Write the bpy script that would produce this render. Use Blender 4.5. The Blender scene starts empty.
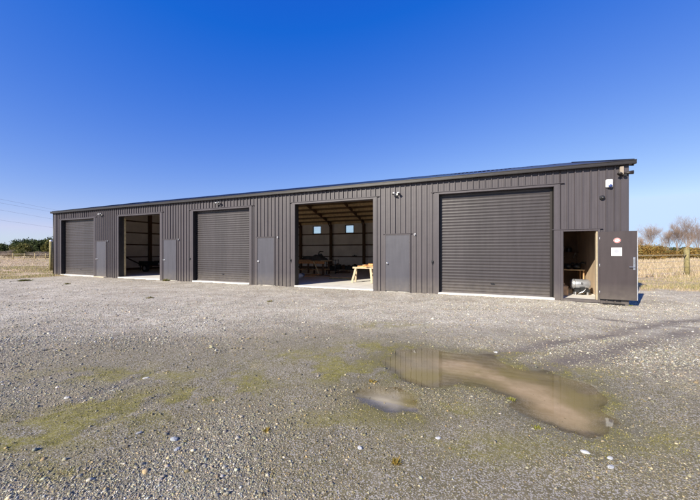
import bpy, math, random
import numpy as np
from mathutils import Vector, Matrix, noise as mnoise
R = math.radians
rnd = random.Random(7)
rs = np.random.RandomState(11)
scene = bpy.context.scene
C = scene.collection
EYE = 1.45; GZ = -0.05            # eye above slab, yard level below slab
F = 311.0; HX, HY = 350.0, 252.0  # lens of the photograph in its own pixels

def P(x, y, zg=GZ):
    """ground position seen at a pixel of the photograph (used to survey the yard)"""
    Z = F*(EYE-zg)/(y-HY)
    return ((x-HX)/F*Z, Z)
def at(x, y, Z):
    return ((x-HX)/F*Z, Z, EYE+(HY-y)/F*Z)

# ------------------------------------------------------------------ materials
def new_mat(name):
    m = bpy.data.materials.new(name); m.use_nodes = True
    nt = m.node_tree; return m, nt, nt.nodes['Principled BSDF']
def N(nt, t, **kw):
    n = nt.nodes.new(t)
    for k, v in kw.items(): setattr(n, k, v)
    return n
def mat(name, col, rough=.6, var=.15, scale=3., bump=0., bscale=20., metal=0., col2=None, spec=.5, stretch=None, detail=4.):
    m, nt, b = new_mat(name)
    tc = N(nt, 'ShaderNodeTexCoord'); mp = N(nt, 'ShaderNodeMapping')
    nt.links.new(tc.outputs['Object'], mp.inputs[0])
    if stretch: mp.inputs['Scale'].default_value = stretch
    nz = N(nt, 'ShaderNodeTexNoise'); nz.inputs['Scale'].default_value = scale; nz.inputs['Detail'].default_value = detail
    nt.links.new(mp.outputs[0], nz.inputs['Vector'])
    cr = N(nt, 'ShaderNodeValToRGB'); e = cr.color_ramp.elements
    e[0].position = .3; e[1].position = .7
    c2 = col2 or tuple(min(1, c*(1+var)) for c in col)
    e[0].color = (*[c*(1-var) for c in col], 1) if not col2 else (*col, 1)
    e[1].color = (*c2, 1)
    nt.links.new(nz.outputs['Fac'], cr.inputs[0]); nt.links.new(cr.outputs[0], b.inputs['Base Color'])
    b.inputs['Roughness'].default_value = rough; b.inputs['Metallic'].default_value = metal
    b.inputs['Specular IOR Level'].default_value = spec
    if bump:
        n2 = N(nt, 'ShaderNodeTexNoise'); n2.inputs['Scale'].default_value = bscale; n2.inputs['Detail'].default_value = 3
        nt.links.new(mp.outputs[0], n2.inputs['Vector'])
        bp = N(nt, 'ShaderNodeBump'); bp.inputs['Strength'].default_value = bump; bp.inputs['Distance'].default_value = .01
        nt.links.new(n2.outputs['Fac'], bp.inputs['Height']); nt.links.new(bp.outputs[0], b.inputs['Normal'])
    return m
def attr_mat(name, rough=.9, var=.25, scale=60., bump=0., trans=0., attr='col'):
    m, nt, b = new_mat(name)
    a = N(nt, 'ShaderNodeAttribute', attribute_name=attr)
    geo = N(nt, 'ShaderNodeNewGeometry')
    nz = N(nt, 'ShaderNodeTexNoise'); nz.inputs['Scale'].default_value = scale; nz.inputs['Detail'].default_value = 2
    nt.links.new(geo.outputs['Position'], nz.inputs['Vector'])
    mr = N(nt, 'ShaderNodeMapRange'); mr.inputs['From Min'].default_value = .3; mr.inputs['From Max'].default_value = .7
    mr.inputs['To Min'].default_value = 1-var; mr.inputs['To Max'].default_value = 1+var
    nt.links.new(nz.outputs['Fac'], mr.inputs['Value'])
    vm = N(nt, 'ShaderNodeVectorMath', operation='SCALE')
    nt.links.new(a.outputs['Color'], vm.inputs[0]); nt.links.new(mr.outputs[0], vm.inputs['Scale'])
    nt.links.new(vm.outputs[0], b.inputs['Base Color']); b.inputs['Roughness'].default_value = rough
    b.inputs['Specular IOR Level'].default_value = .25
    if trans:
        tr = N(nt, 'ShaderNodeBsdfTranslucent'); nt.links.new(vm.outputs[0], tr.inputs['Color'])
        mx = N(nt, 'ShaderNodeMixShader'); mx.inputs[0].default_value = trans
        nt.links.new(b.outputs[0], mx.inputs[1]); nt.links.new(tr.outputs[0], mx.inputs[2])
        nt.links.new(mx.outputs[0], nt.nodes['Material Output'].inputs['Surface'])
    return m

def steel_mat(name, col, rough, dirt_z=True, metal=0.):
    """painted steel: faint oil-canning, dust towards the ground, slight runs"""
    m, nt, b = new_mat(name)
    tc = N(nt, 'ShaderNodeTexCoord')
    mp = N(nt, 'ShaderNodeMapping'); mp.inputs['Scale'].default_value = (1, 1, .12)
    nt.links.new(tc.outputs['Object'], mp.inputs[0])
    nz = N(nt, 'ShaderNodeTexNoise'); nz.inputs['Scale'].default_value = 9; nz.inputs['Detail'].default_value = 5
    nt.links.new(mp.outputs[0], nz.inputs['Vector'])
    cr = N(nt, 'ShaderNodeValToRGB'); e = cr.color_ramp.elements
    e[0].position = .3; e[1].position = .75
    e[0].color = (*[c*.9 for c in col], 1); e[1].color = (*[c*1.14 for c in col], 1)
    nt.links.new(nz.outputs['Fac'], cr.inputs[0])
    out = cr.outputs[0]
    # each rolled sheet is a slightly different tone
    sx0 = N(nt, 'ShaderNodeSeparateXYZ'); nt.links.new(tc.outputs['Object'], sx0.inputs[0])
    dv = N(nt, 'ShaderNodeMath', operation='DIVIDE'); dv.inputs[1].default_value = .784; nt.links.new(sx0.outputs['X'], dv.inputs[0])
    fl0 = N(nt, 'ShaderNodeMath', operation='FLOOR'); nt.links.new(dv.outputs[0], fl0.inputs[0])
    wn = N(nt, 'ShaderNodeTexWhiteNoise', noise_dimensions='1D'); nt.links.new(fl0.outputs[0], wn.inputs['W'])
    mr0 = N(nt, 'ShaderNodeMapRange'); mr0.inputs['To Min'].default_value = .91; mr0.inputs['To Max'].default_value = 1.09; nt.links.new(wn.outputs['Value'], mr0.inputs['Value'])
    vs0 = N(nt, 'ShaderNodeVectorMath', operation='SCALE'); nt.links.new(out, vs0.inputs[0]); nt.links.new(mr0.outputs[0], vs0.inputs['Scale']); out = vs0.outputs[0]
    if dirt_z:   # splashed gravel dust on the lowest 40 cm
        sx = N(nt, 'ShaderNodeSeparateXYZ'); nt.links.new(tc.outputs['Object'], sx.inputs[0])
        mr = N(nt, 'ShaderNodeMapRange'); mr.inputs['From Min'].default_value = .0; mr.inputs['From Max'].default_value = .55
        mr.inputs['To Min'].default_value = .55; mr.inputs['To Max'].default_value = 0
        nt.links.new(sx.outputs['Z'], mr.inputs['Value'])
        n3 = N(nt, 'ShaderNodeTexNoise'); n3.inputs['Scale'].default_value = 6; n3.inputs['Detail'].default_value = 6
        nt.links.new(tc.outputs['Object'], n3.inputs['Vector'])
        mu = N(nt, 'ShaderNodeMath', operation='MULTIPLY'); nt.links.new(mr.outputs[0], mu.inputs[0]); nt.links.new(n3.outputs['Fac'], mu.inputs[1])
        mx = N(nt, 'ShaderNodeMix', data_type='RGBA'); nt.links.new(mu.outputs[0], mx.inputs[0])
        nt.links.new(out, mx.inputs[6]); mx.inputs[7].default_value = (.22, .19, .15, 1); out = mx.outputs[2]
    nt.links.new(out, b.inputs['Base Color'])
    b.inputs['Roughness'].default_value = rough; b.inputs['Metallic'].default_value = metal
    n2 = N(nt, 'ShaderNodeTexNoise'); n2.inputs['Scale'].default_value = 2.2; n2.inputs['Detail'].default_value = 2
    nt.links.new(tc.outputs['Object'], n2.inputs['Vector'])
    bp = N(nt, 'ShaderNodeBump'); bp.inputs['Strength'].default_value = .25; bp.inputs['Distance'].default_value = .02
    nt.links.new(n2.outputs['Fac'], bp.inputs['Height']); nt.links.new(bp.outputs[0], b.inputs['Normal'])
    return m

M = {}
CL = (.060, .051, .058)
M['clad'] = steel_mat('clad_steel', CL, .5)
M['trim'] = steel_mat('trim_steel', tuple(c*1.05 for c in CL), .45)
M['roller'] = steel_mat('roller_steel', (.043, .037, .040), .42)
M['door'] = steel_mat('door_steel', (.062, .060, .074), .4)
M['leaf'] = steel_mat('open_leaf_steel', (.046, .035, .036), .45)
M['shade_black'] = mat('painted_shade', (.016, .014, .014), .6, .2)  # near black: paints shade into the reveals and below the open leaf
M['gutter'] = steel_mat('gutter_steel', (.019, .015, .014), .45, False)
M['roof'] = steel_mat('roof_steel', (.06, .055, .07), .3, False, .3)
M['lining'] = mat('wall_lining', (.86, .79, .73), .75, .12, 1.5, .3, 3)
M['underlay'] = mat('roof_underlay', (.24, .15, .08), .8, .2, 2)
M['timber_dark'] = mat('dark_timber', (.12, .064, .036), .8, .3, 6, .2, 40, stretch=(1, 1, .2))
M['rafter'] = mat('rafter_timber', (.16, .085, .045), .8, .3, 6, .2, 40)
M['timber_light'] = mat('pale_timber', (.78, .58, .33), .75, .2, 8, .2, 40)
M['timber_mid'] = mat('brown_timber', (.50, .29, .14), .75, .3, 6, .2, 30)
M['timber_white'] = mat('raw_pine', (.47, .38, .26), .7, .12, 8, .2, 40)
M['timber_orange'] = mat('orange_timber', (.66, .31, .12), .7, .4, 14)
M['ply'] = mat('plywood_lining', (.58, .44, .31), .75, .2, 3, .1, 20, stretch=(1, 1, .3))
M['ply_shaded'] = mat('shaded_plywood', (.15, .095, .06), .8, .3, 3)  # same plywood, darkened to paint in the room's shade
M['concrete'] = mat('slab_concrete', (.66, .63, .58), .85, .12, 2.5, .3, 60)
M['concrete_lip'] = mat('slab_edge', (.62, .59, .54), .85, .2, 5, .3, 60)
M['white'] = mat('white_plastic', (.8, .8, .8), .35, .03)
M['offwhite'] = mat('weathered_white', (.55, .55, .54), .5, .08)
M['black'] = mat('black_plastic', (.02, .02, .022), .4, .2)
M['darkcloth'] = mat('dark_tarp', (.06, .06, .06), .8, .5, 5, .8, 8)
M['steel'] = mat('bright_steel', (.6, .6, .62), .28, .15, 10, metal=.9)
M['galv'] = mat('galvanised', (.5, .5, .52), .45, .2, 14, metal=.8)
M['tank'] = mat('silver_paint', (.42, .43, .47), .35, .2, 8, metal=.6)
M['lens'] = mat('blue_lens', (.03, .05, .16), .1, .2)
M['beige'] = mat('beige_plastic', (.3, .25, .2), .5, .1)
M['glass_blank'] = None
M['red'] = mat('red_ink', (.62, .05, .04), .5, .05)
M['ink'] = mat('grey_ink', (.35, .36, .4), .6, .05)
M['paper'] = mat('white_paper', (.8, .8, .8), .6, .03)
M['moss_post'] = mat('mossy_timber', (.15, .13, .055), .9, .3, 9, .8, 25, col2=(.31, .26, .12))
M['grey_post'] = mat('weathered_timber', (.40, .32, .17), .9, .3, 9, .6, 25)
M['wire'] = mat('dark_wire', (.25, .25, .28), .6, .1)
M['bark'] = mat('grey_bark', (.26, .185, .135), .9, .3, 4)
M['yellow'] = mat('yellow_plastic', (.6, .55, .05), .5, .1)

# ------------------------------------------------------------------ mesh helpers
class MB:
    def __init__(s): s.v = []; s.f = []
    def add(s, vs, fs):
        o = len(s.v); s.v += [tuple(v) for v in vs]; s.f += [tuple(i+o for i in f) for f in fs]
    def box(s, x0, x1, y0, y1, z0, z1, bev=0):
        if bev:
            b = min(bev, abs(x1-x0)/2.1, abs(y1-y0)/2.1, abs(z1-z0)/2.1)
            vs = []; idx = {}
            for sx, X in ((-1, x0), (1, x1)):
                for sy, Y in ((-1, y0), (1, y1)):
                    for sz, Zz in ((-1, z0), (1, z1)):
                        for a in range(3):
                            p = [X-sx*b, Y-sy*b, Zz-sz*b]; p[a] = (X, Y, Zz)[a]
                            idx[(sx, sy, sz, a)] = len(vs); vs.append(p)
            fs = []
            for a in range(3):
                o1, o2 = (a+1) % 3, (a+2) % 3
                for s0 in (-1, 1):
                    q = []
                    for t1, t2 in ((-1, -1), (1, -1), (1, 1), (-1, 1)):
                        k = [0, 0, 0]; k[a] = s0; k[o1] = t1; k[o2] = t2; q.append(idx[(*k, a)])
                    fs.append(q if s0 > 0 else q[::-1])
                for t1 in (-1, 1):      # edges along axis a
                    for t2 in (-1, 1):
                        k0 = [0, 0, 0]; k0[a] = -1; k0[o1] = t1; k0[o2] = t2
                        k1 = list(k0); k1[a] = 1
                        q = [idx[(*k0, o1)], idx[(*k1, o1)], idx[(*k1, o2)], idx[(*k0, o2)]]
                        fs.append(q if t1*t2 < 0 else q[::-1])
            for sx in (-1, 1):
                for sy in (-1, 1):
                    for sz in (-1, 1):
                        q = [idx[(sx, sy, sz, a)] for a in range(3)]
                        fs.append(q if sx*sy*sz > 0 else q[::-1])
            s.add(vs, fs); return s
        v = [(x, y, z) for z in (z0, z1) for y in (y0, y1) for x in (x0, x1)]
        s.add(v, [(0, 2, 3, 1), (4, 5, 7, 6), (0, 1, 5, 4), (2, 6, 7, 3), (0, 4, 6, 2), (1, 3, 7, 5)]); return s
    def bar(s, a, b, w, h, up=(0, 0, 1)):
        a = Vector(a); b = Vector(b); d = (b-a).normalized(); up = Vector(up)
        sd = d.cross(up)
        if sd.length < 1e-4: sd = d.cross(Vector((0, 1, 0)))
        sd.normalize(); u = sd.cross(d)
        vs = [p+sd*i*w/2+u*j*h/2 for p in (a, b) for i, j in ((-1, -1), (1, -1), (1, 1), (-1, 1))]
        s.add(vs, [(3, 2, 1, 0), (4, 5, 6, 7), (0, 1, 5, 4), (1, 2, 6, 5), (2, 3, 7, 6), (3, 0, 4, 7)]); return s
    def tube(s, pts, rad, n=10, cap=True):
        pts = [Vector(p) for p in pts]
        if not hasattr(rad, '__len__'): rad = [rad]*len(pts)
        vs = []; fs = []
        for i, p in enumerate(pts):
            d = (pts[min(i+1, len(pts)-1)]-pts[max(i-1, 0)])
            d = d.normalized() if d.length > 1e-9 else Vector((0, 0, 1))
            t = Vector((0, 0, 1)) if abs(d.z) < .9 else Vector((1, 0, 0))
            a = d.cross(t).normalized(); b = d.cross(a)
            for k in range(n):
                an = 2*math.pi*k/n; vs.append(p+(a*math.cos(an)+b*math.sin(an))*rad[i])
        for i in range(len(pts)-1):
            for k in range(n):
                k2 = (k+1) % n; fs.append((i*n+k, (i+1)*n+k, (i+1)*n+k2, i*n+k2))
        if cap:
            fs.append(tuple(range(n))); fs.append(tuple((len(pts)-1)*n+k for k in reversed(range(n))))
        s.add(vs, fs); return s
    def ball(s, c, r, sc=(1, 1, 1), n=10, jit=0):
        vs = [(c[0], c[1], c[2]+r*sc[2])]; fs = []
        rows = n//2
        for i in range(1, rows):
            th = math.pi*i/rows
            for k in range(n):
                ph = 2*math.pi*k/n; q = r*(1+jit*(rnd.random()-.5))
                vs.append((c[0]+q*sc[0]*math.sin(th)*math.cos(ph), c[1]+q*sc[1]*math.sin(th)*math.sin(ph), c[2]+q*sc[2]*math.cos(th)))
        vs.append((c[0], c[1], c[2]-r*sc[2]))
        for k in range(n): fs.append((0, 1+k, 1+(k+1) % n))
        for i in range(rows-2):
            for k in range(n):
                a = 1+i*n+k; b = 1+i*n+(k+1) % n; fs.append((a, a+n, b+n, b))
        l = len(vs)-1
        for k in range(n): fs.append((l, l-n+(k+1) % n, l-n+k))
        s.add(vs, fs); return s
    def build(s, name, m, parent=None, smooth=False):
        me = bpy.data.meshes.new(name); me.from_pydata(s.v, [], s.f); me.update()
        if smooth: me.shade_smooth()
        o = bpy.data.objects.new(name, me); C.objects.link(o); me.materials.append(m)
        if parent: o.parent = parent
        return o
def np_obj(name, V, T, m, col=None, parent=None, attrs=None, smooth=False, nper=3):
    me = bpy.data.meshes.new(name)
    V = np.asarray(V, np.float32); T = np.asarray(T, np.int32)
    me.vertices.add(len(V)); me.vertices.foreach_set('co', V.ravel())
    me.loops.add(T.size); me.loops.foreach_set('vertex_index', T.ravel())
    me.polygons.add(len(T)); me.polygons.foreach_set('loop_start', np.arange(0, T.size, nper, dtype=np.int32))
    me.polygons.foreach_set('loop_total', np.full(len(T), nper, np.int32))
    me.update(calc_edges=True)
    if smooth: me.shade_smooth()
    if col is not None:
        a = me.attributes.new('col', 'FLOAT_COLOR', 'POINT')
        cc = np.ones((len(V), 4), np.float32); cc[:, :3] = col; a.data.foreach_set('color', cc.ravel())
    for k, arr in (attrs or {}).items():
        a = me.attributes.new(k, 'FLOAT', 'POINT'); a.data.foreach_set('value', np.asarray(arr, np.float32).ravel())
    me.materials.append(m)
    o = bpy.data.objects.new(name, me); C.objects.link(o)
    if parent: o.parent = parent
    return o
def tag(o, label, cat, group=None):
    o['label'] = label; o['category'] = cat
    if group: o['group'] = group
    return o
def thing(name, label, cat, loc=(0, 0, 0), rz=0., group=None):
    o = bpy.data.objects.new(name, None); C.objects.link(o); o.empty_display_size = .1
    o.location = loc; o.rotation_euler = (0, 0, rz); return tag(o, label, cat, group)
def copy_tree(o, parent=None):
    c = o.copy(); C.objects.link(c); c.parent = parent
    for ch in list(o.children): copy_tree(ch, c)
    return c

# ------------------------------------------------------------------ noise
def _hash(ix, iy, seed):
    h = (ix.astype(np.int64)*374761393+iy.astype(np.int64)*668265263+seed*1274126177) & 0xffffffff
    h = ((h ^ (h >> 13))*1274126177) & 0xffffffff
    return ((h ^ (h >> 16)) & 0xffffff)/float(0xffffff)
def vnoise(x, y, seed=0):
    ix = np.floor(x); iy = np.floor(y); fx = x-ix; fy = y-iy
    fx = fx*fx*(3-2*fx); fy = fy*fy*(3-2*fy)
    a = _hash(ix, iy, seed); b = _hash(ix+1, iy, seed); c = _hash(ix, iy+1, seed); d = _hash(ix+1, iy+1, seed)
    return (a*(1-fx)+b*fx)*(1-fy)+(c*(1-fx)+d*fx)*fy
def fbm(x, y, sc, seed=0, oc=4):
    t = 0; a = .5; s = 0
    for i in range(oc):
        t = t+a*vnoise(x*sc*2**i, y*sc*2**i, seed+i*17); s += a; a *= .5
    return t/s
def sstep(a, b, x):
    t = np.clip((x-a)/(b-a), 0, 1); return t*t*(3-2*t)

# ------------------------------------------------------------------ the yard
UX, UY = math.cos(R(-22.6)), math.sin(R(-22.6))
OX, OY = 8.13-30.3*UX, 9.13-30.3*UY          # world place of the shed's left front corner line (u=0)
def L2W(u, n, z=0): return (OX+u*UX-n*UY, OY+u*UY+n*UX, z)
def W2L(x, y):
    dx, dy = x-OX, y-OY; return dx*UX+dy*UY, -dx*UY+dy*UX
ROT = R(-22.6)

pud1 = [P(*p) for p in [(380, 358), (400, 350), (420, 347), (440, 350), (478, 355), (514, 366), (554, 374), (583, 382), (606, 398), (612, 421), (604, 436), (589, 439), (563, 432), (545, 424), (526, 416), (512, 401), (494, 390), (470, 384), (448, 386), (430, 388), (410, 384), (392, 373)]]
pud2 = [P(*p) for p in [(352, 391), (372, 384), (400, 386), (418, 396), (415, 410), (388, 411), (360, 402)]]
def sdf(px, py, poly):
    """signed distance, positive inside"""
    d = np.full(px.shape, 1e9); ins = np.zeros(px.shape, bool)
    n = len(poly)
    for i in range(n):
        x0, y0 = poly[i]; x1, y1 = poly[(i+1) % n]
        ex, ey = x1-x0, y1-y0; t = np.clip(((px-x0)*ex+(py-y0)*ey)/(ex*ex+ey*ey), 0, 1)
        d = np.minimum(d, np.hypot(px-x0-t*ex, py-y0-t*ey))
        c = ((y0 > py) != (y1 > py)) & (px < (x1-x0)*(py-y0)/(y1-y0+1e-12)+x0)
        ins ^= c
    return np.where(ins, d, -d)
def blob(x, y, cx, cy, rx, ry, ang=0.):
    """soft world-space ellipse surveyed from a patch of the photograph"""
    wx, wy = P(cx, cy); sx = rx*wy/F; sy = ry*wy*wy/(F*(EYE-GZ))
    dx, dy = x-wx, y-wy
    ca, sa = math.cos(R(ang)), math.sin(R(ang)); ex, ey = dx*ca+dy*sa, -dx*sa+dy*ca
    return np.exp(-((ex/sx)**2+(ey/sy)**2))
def seg_mask(x, y, pts, w):
    d = np.full(x.shape, 1e9)
    for (x0, y0), (x1, y1) in zip(pts[:-1], pts[1:]):
        ex, ey = x1-x0, y1-y0; t = np.clip(((x-x0)*ex+(y-y0)*ey)/(ex*ex+ey*ey), 0, 1)
        d = np.minimum(d, np.hypot(x-x0-t*ex, y-y0-t*ey))
    return np.exp(-(d/w)**2)
TRACKS = [([P(*p) for p in [(460, 358), (520, 350), (568, 340), (615, 334), (648, 326), (672, 321), (720, 316)]], .17),
          ([P(*p) for p in [(520, 372), (560, 364), (600, 354), (645, 343), (680, 333), (720, 326)]], .2),
          ([P(*p) for p in [(600, 318), (640, 322), (700, 327), (760, 331)]], .12)]
RUTS = [([P(*p) for p in [(-60, 440), (20, 418), (70, 405), (110, 388), (165, 368), (230, 350)]], .07),
        ([P(*p) for p in [(-40, 470), (30, 452), (80, 432), (130, 410), (185, 388), (250, 366)]], .07)]
def fields(x, y):
    f = {}
    u, n = W2L(x, y)
    w1 = (fbm(x, y, 1.3, 5)-.5); w2 = fbm(x, y, .35, 9)-.5
    xw, yw = x+w1*.35, y+w2*.25
    ps = np.maximum(sdf(x+(fbm(x, y, 4, 3)-.5)*.24, y+(fbm(x, y, 4, 4)-.5)*.20, pud1), sdf(x+(fbm(x, y, 5, 6)-.5)*.12, y+(fbm(x, y, 5, 7)-.5)*.12, pud2))
    f['pud'] = ps
    bl = lambda *a: blob(xw, yw, *a)
    moss = sum(s*bl(*a) for s, a in [
        (1.1, (232, 384, 40, 14)), (1., (120, 404, 90, 15, 14)), (1., (40, 436, 80, 20, 14)), (1.6, (340, 372, 24, 8)), (1.2, (362, 366, 34, 9)), (.8, (120, 374, 80, 8)),
        (1., (430, 412, 50, 8)), (1.2, (594, 400, 26, 14)), (1.1, (540, 372, 60, 8)), (1.1, (372, 346, 34, 5)), (.9, (490, 354, 50, 4)), (.7, (300, 354, 50, 7)),
        (.9, (460, 384, 30, 5)), (.7, (385, 325, 40, 3)), (.6, (340, 420, 60, 10)), (.7, (500, 450, 80, 14)), (.6, (60, 470, 50, 10)), (1., (415, 374, 40, 6)), (.5, (640, 440, 60, 16))])
    moss = moss*1.25+.75*np.exp(-((ps-.04)/.16)**2)*sstep(.42, .6, fbm(x, y, 1.5, 23))+.35*sstep(.5, .68, fbm(x, y, .8, 24))*bl(360, 420, 330, 60)
    f['moss'] = np.clip(moss*sstep(.30, .60, fbm(x, y, 5, 21)), 0, 1)
    silt = sum(s*bl(*a) for s, a in [
        (1.1, (300, 356, 140, 24)), (1.2, (430, 430, 130, 30)), (1.1, (630, 440, 110, 34)), (1.1, (70, 428, 140, 36)), (1.2, (232, 384, 70, 22)), (1.1, (350, 378, 80, 20)),
        (1.2, (520, 390, 150, 42)), (1., (400, 460, 110, 30)), (.8, (120, 358, 130, 14)), (1., (330, 480, 70, 24)), (1.1, (560, 480, 190, 34)), (.8, (680, 400, 70, 26)), (.6, (420, 335, 150, 10))])
    f['silt'] = np.clip(silt*(.55+.9*fbm(x, y, 1.6, 31)), 0, 1)
    f['silt'] = np.maximum(f['silt'], sstep(-.4, -.05, ps)*.95)
    f['coarse'] = np.clip(sum(s*bl(*a) for s, a in [(1, (250, 425, 90, 28)), (1, (60, 480, 90, 22)), (.9, (190, 455, 80, 25)), (.9, (270, 480, 90, 20)), (.8, (420, 395, 110, 16)),
        (.7, (620, 355, 90, 16)), (.8, (200, 325, 160, 16)), (.7, (600, 470, 40, 14)), (.6, (360, 455, 40, 14)), (.7, (690, 480, 60, 30))])*(.5+fbm(x, y, 1.7, 41)), 0, 1)
    tr = np.zeros(x.shape)
    for pts, w in TRACKS: tr = np.maximum(tr, seg_mask(x+(fbm(x, y, 2, 77)-.5)*.25, y+(fbm(x, y, 2, 78)-.5)*.25, pts, w))
    f['track'] = tr*(.35+.9*fbm(x, y, 3, 79))
    ru = np.zeros(x.shape)
    for pts, w in RUTS: ru = np.maximum(ru, seg_mask(x, y, pts, w))
    f['rut'] = ru
    # grass: beyond the yard edge on the left, right and behind the shed
    wob = (fbm(x, y, .5, 51)-.5)*3.2+(fbm(x, y, 2.5, 52)-.5)*1.2
    gl = sstep(-1.2, .9, -(u+1.2)+wob*.6-np.maximum(0, -n-1.5)*.75)        # left of the shed
    gl = np.maximum(gl, sstep(-.6, 1.2, -x-17.6+wob*.5)*sstep(16.2, 18.0, y+wob*.5))
    gr = sstep(-1.8, 1.6, n-5.0+wob)*(u > 29)
    gb = (n > 13.4)*1.
    f['grass'] = np.clip(np.maximum(np.maximum(gl, gr), gb), 0, 1)*(1-((u > .2) & (u < 30.3) & (n > -.2) & (n < 13.2)))
    return f
def height(x, y, f=None):
    f = f or fields(x, y)
    u, n = W2L(x, y)
    near = np.exp(-(x*x+y*y)/900.)
    h = (fbm(x, y, .45, 61, 3)-.5)*.05*near + (fbm(x, y, 3, 62, 3)-.5)*.016*near
    flat = sstep(-.55, -.05, f['pud'])
    h = h*(1-.85*flat) - .006*flat
    h -= sstep(-.06, .16, f['pud'])*.03
    h -= f['track']*.012 + f['rut']*.022*(1-flat)
    h += .012*f['coarse']*(1-flat)
    # yard falls a little at the shed's right end
    h -= .07*np.exp(-((u-30.5)/2.2)**2)*sstep(-4, -.5, n)*(n < 9)
    wall = sstep(-2.5, 0, n)*sstep(14.5, 13.5, n)*sstep(-1, .5, u)*sstep(31.4, 30.5, u)
    h = h*(1-.8*wall*(u < 29))
    h += .06*sstep(.3, 1, f['grass'])*(fbm(x, y, .8, 66)-.2)
    inside = (u > .1) & (u < 30.4) & (n > .02) & (n < 13.2)
    h = np.where(inside, -.12, h)
    far = sstep(60, 400, np.hypot(x, y)); h += far*(fbm(x, y, .006, 67)-.5)*1.5
    return GZ+h

def graded(a0, a1, fine0, fine1, step, grow):
    c = list(np.arange(fine0, fine1+1e-6, step)); s = step; v = c[-1]
    while v < a1: s *= grow; v += s; c.append(v)
    s = step; v = c[0]; l = []
    while v > a0: s *= grow; v -= s; l.append(v)
    return np.array(l[::-1]+c)
gx = graded(-2500, 2500, -3.2, 4.2, .026, 1.03); gy = graded(-60, 3500, 1.3, 6.4, .026, 1.03)
X, Y = np.meshgrid(gx, gy); x = X.ravel(); y = Y.ravel()
fl = fields(x, y); z = height(x, y, fl)
nx, ny = len(gx), len(gy)
I = np.arange(nx*ny).reshape(ny, nx)
Q = np.stack([I[:-1, :-1], I[:-1, 1:], I[1:, 1:], I[1:, :-1]], -1).reshape(-1, 4)

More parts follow.
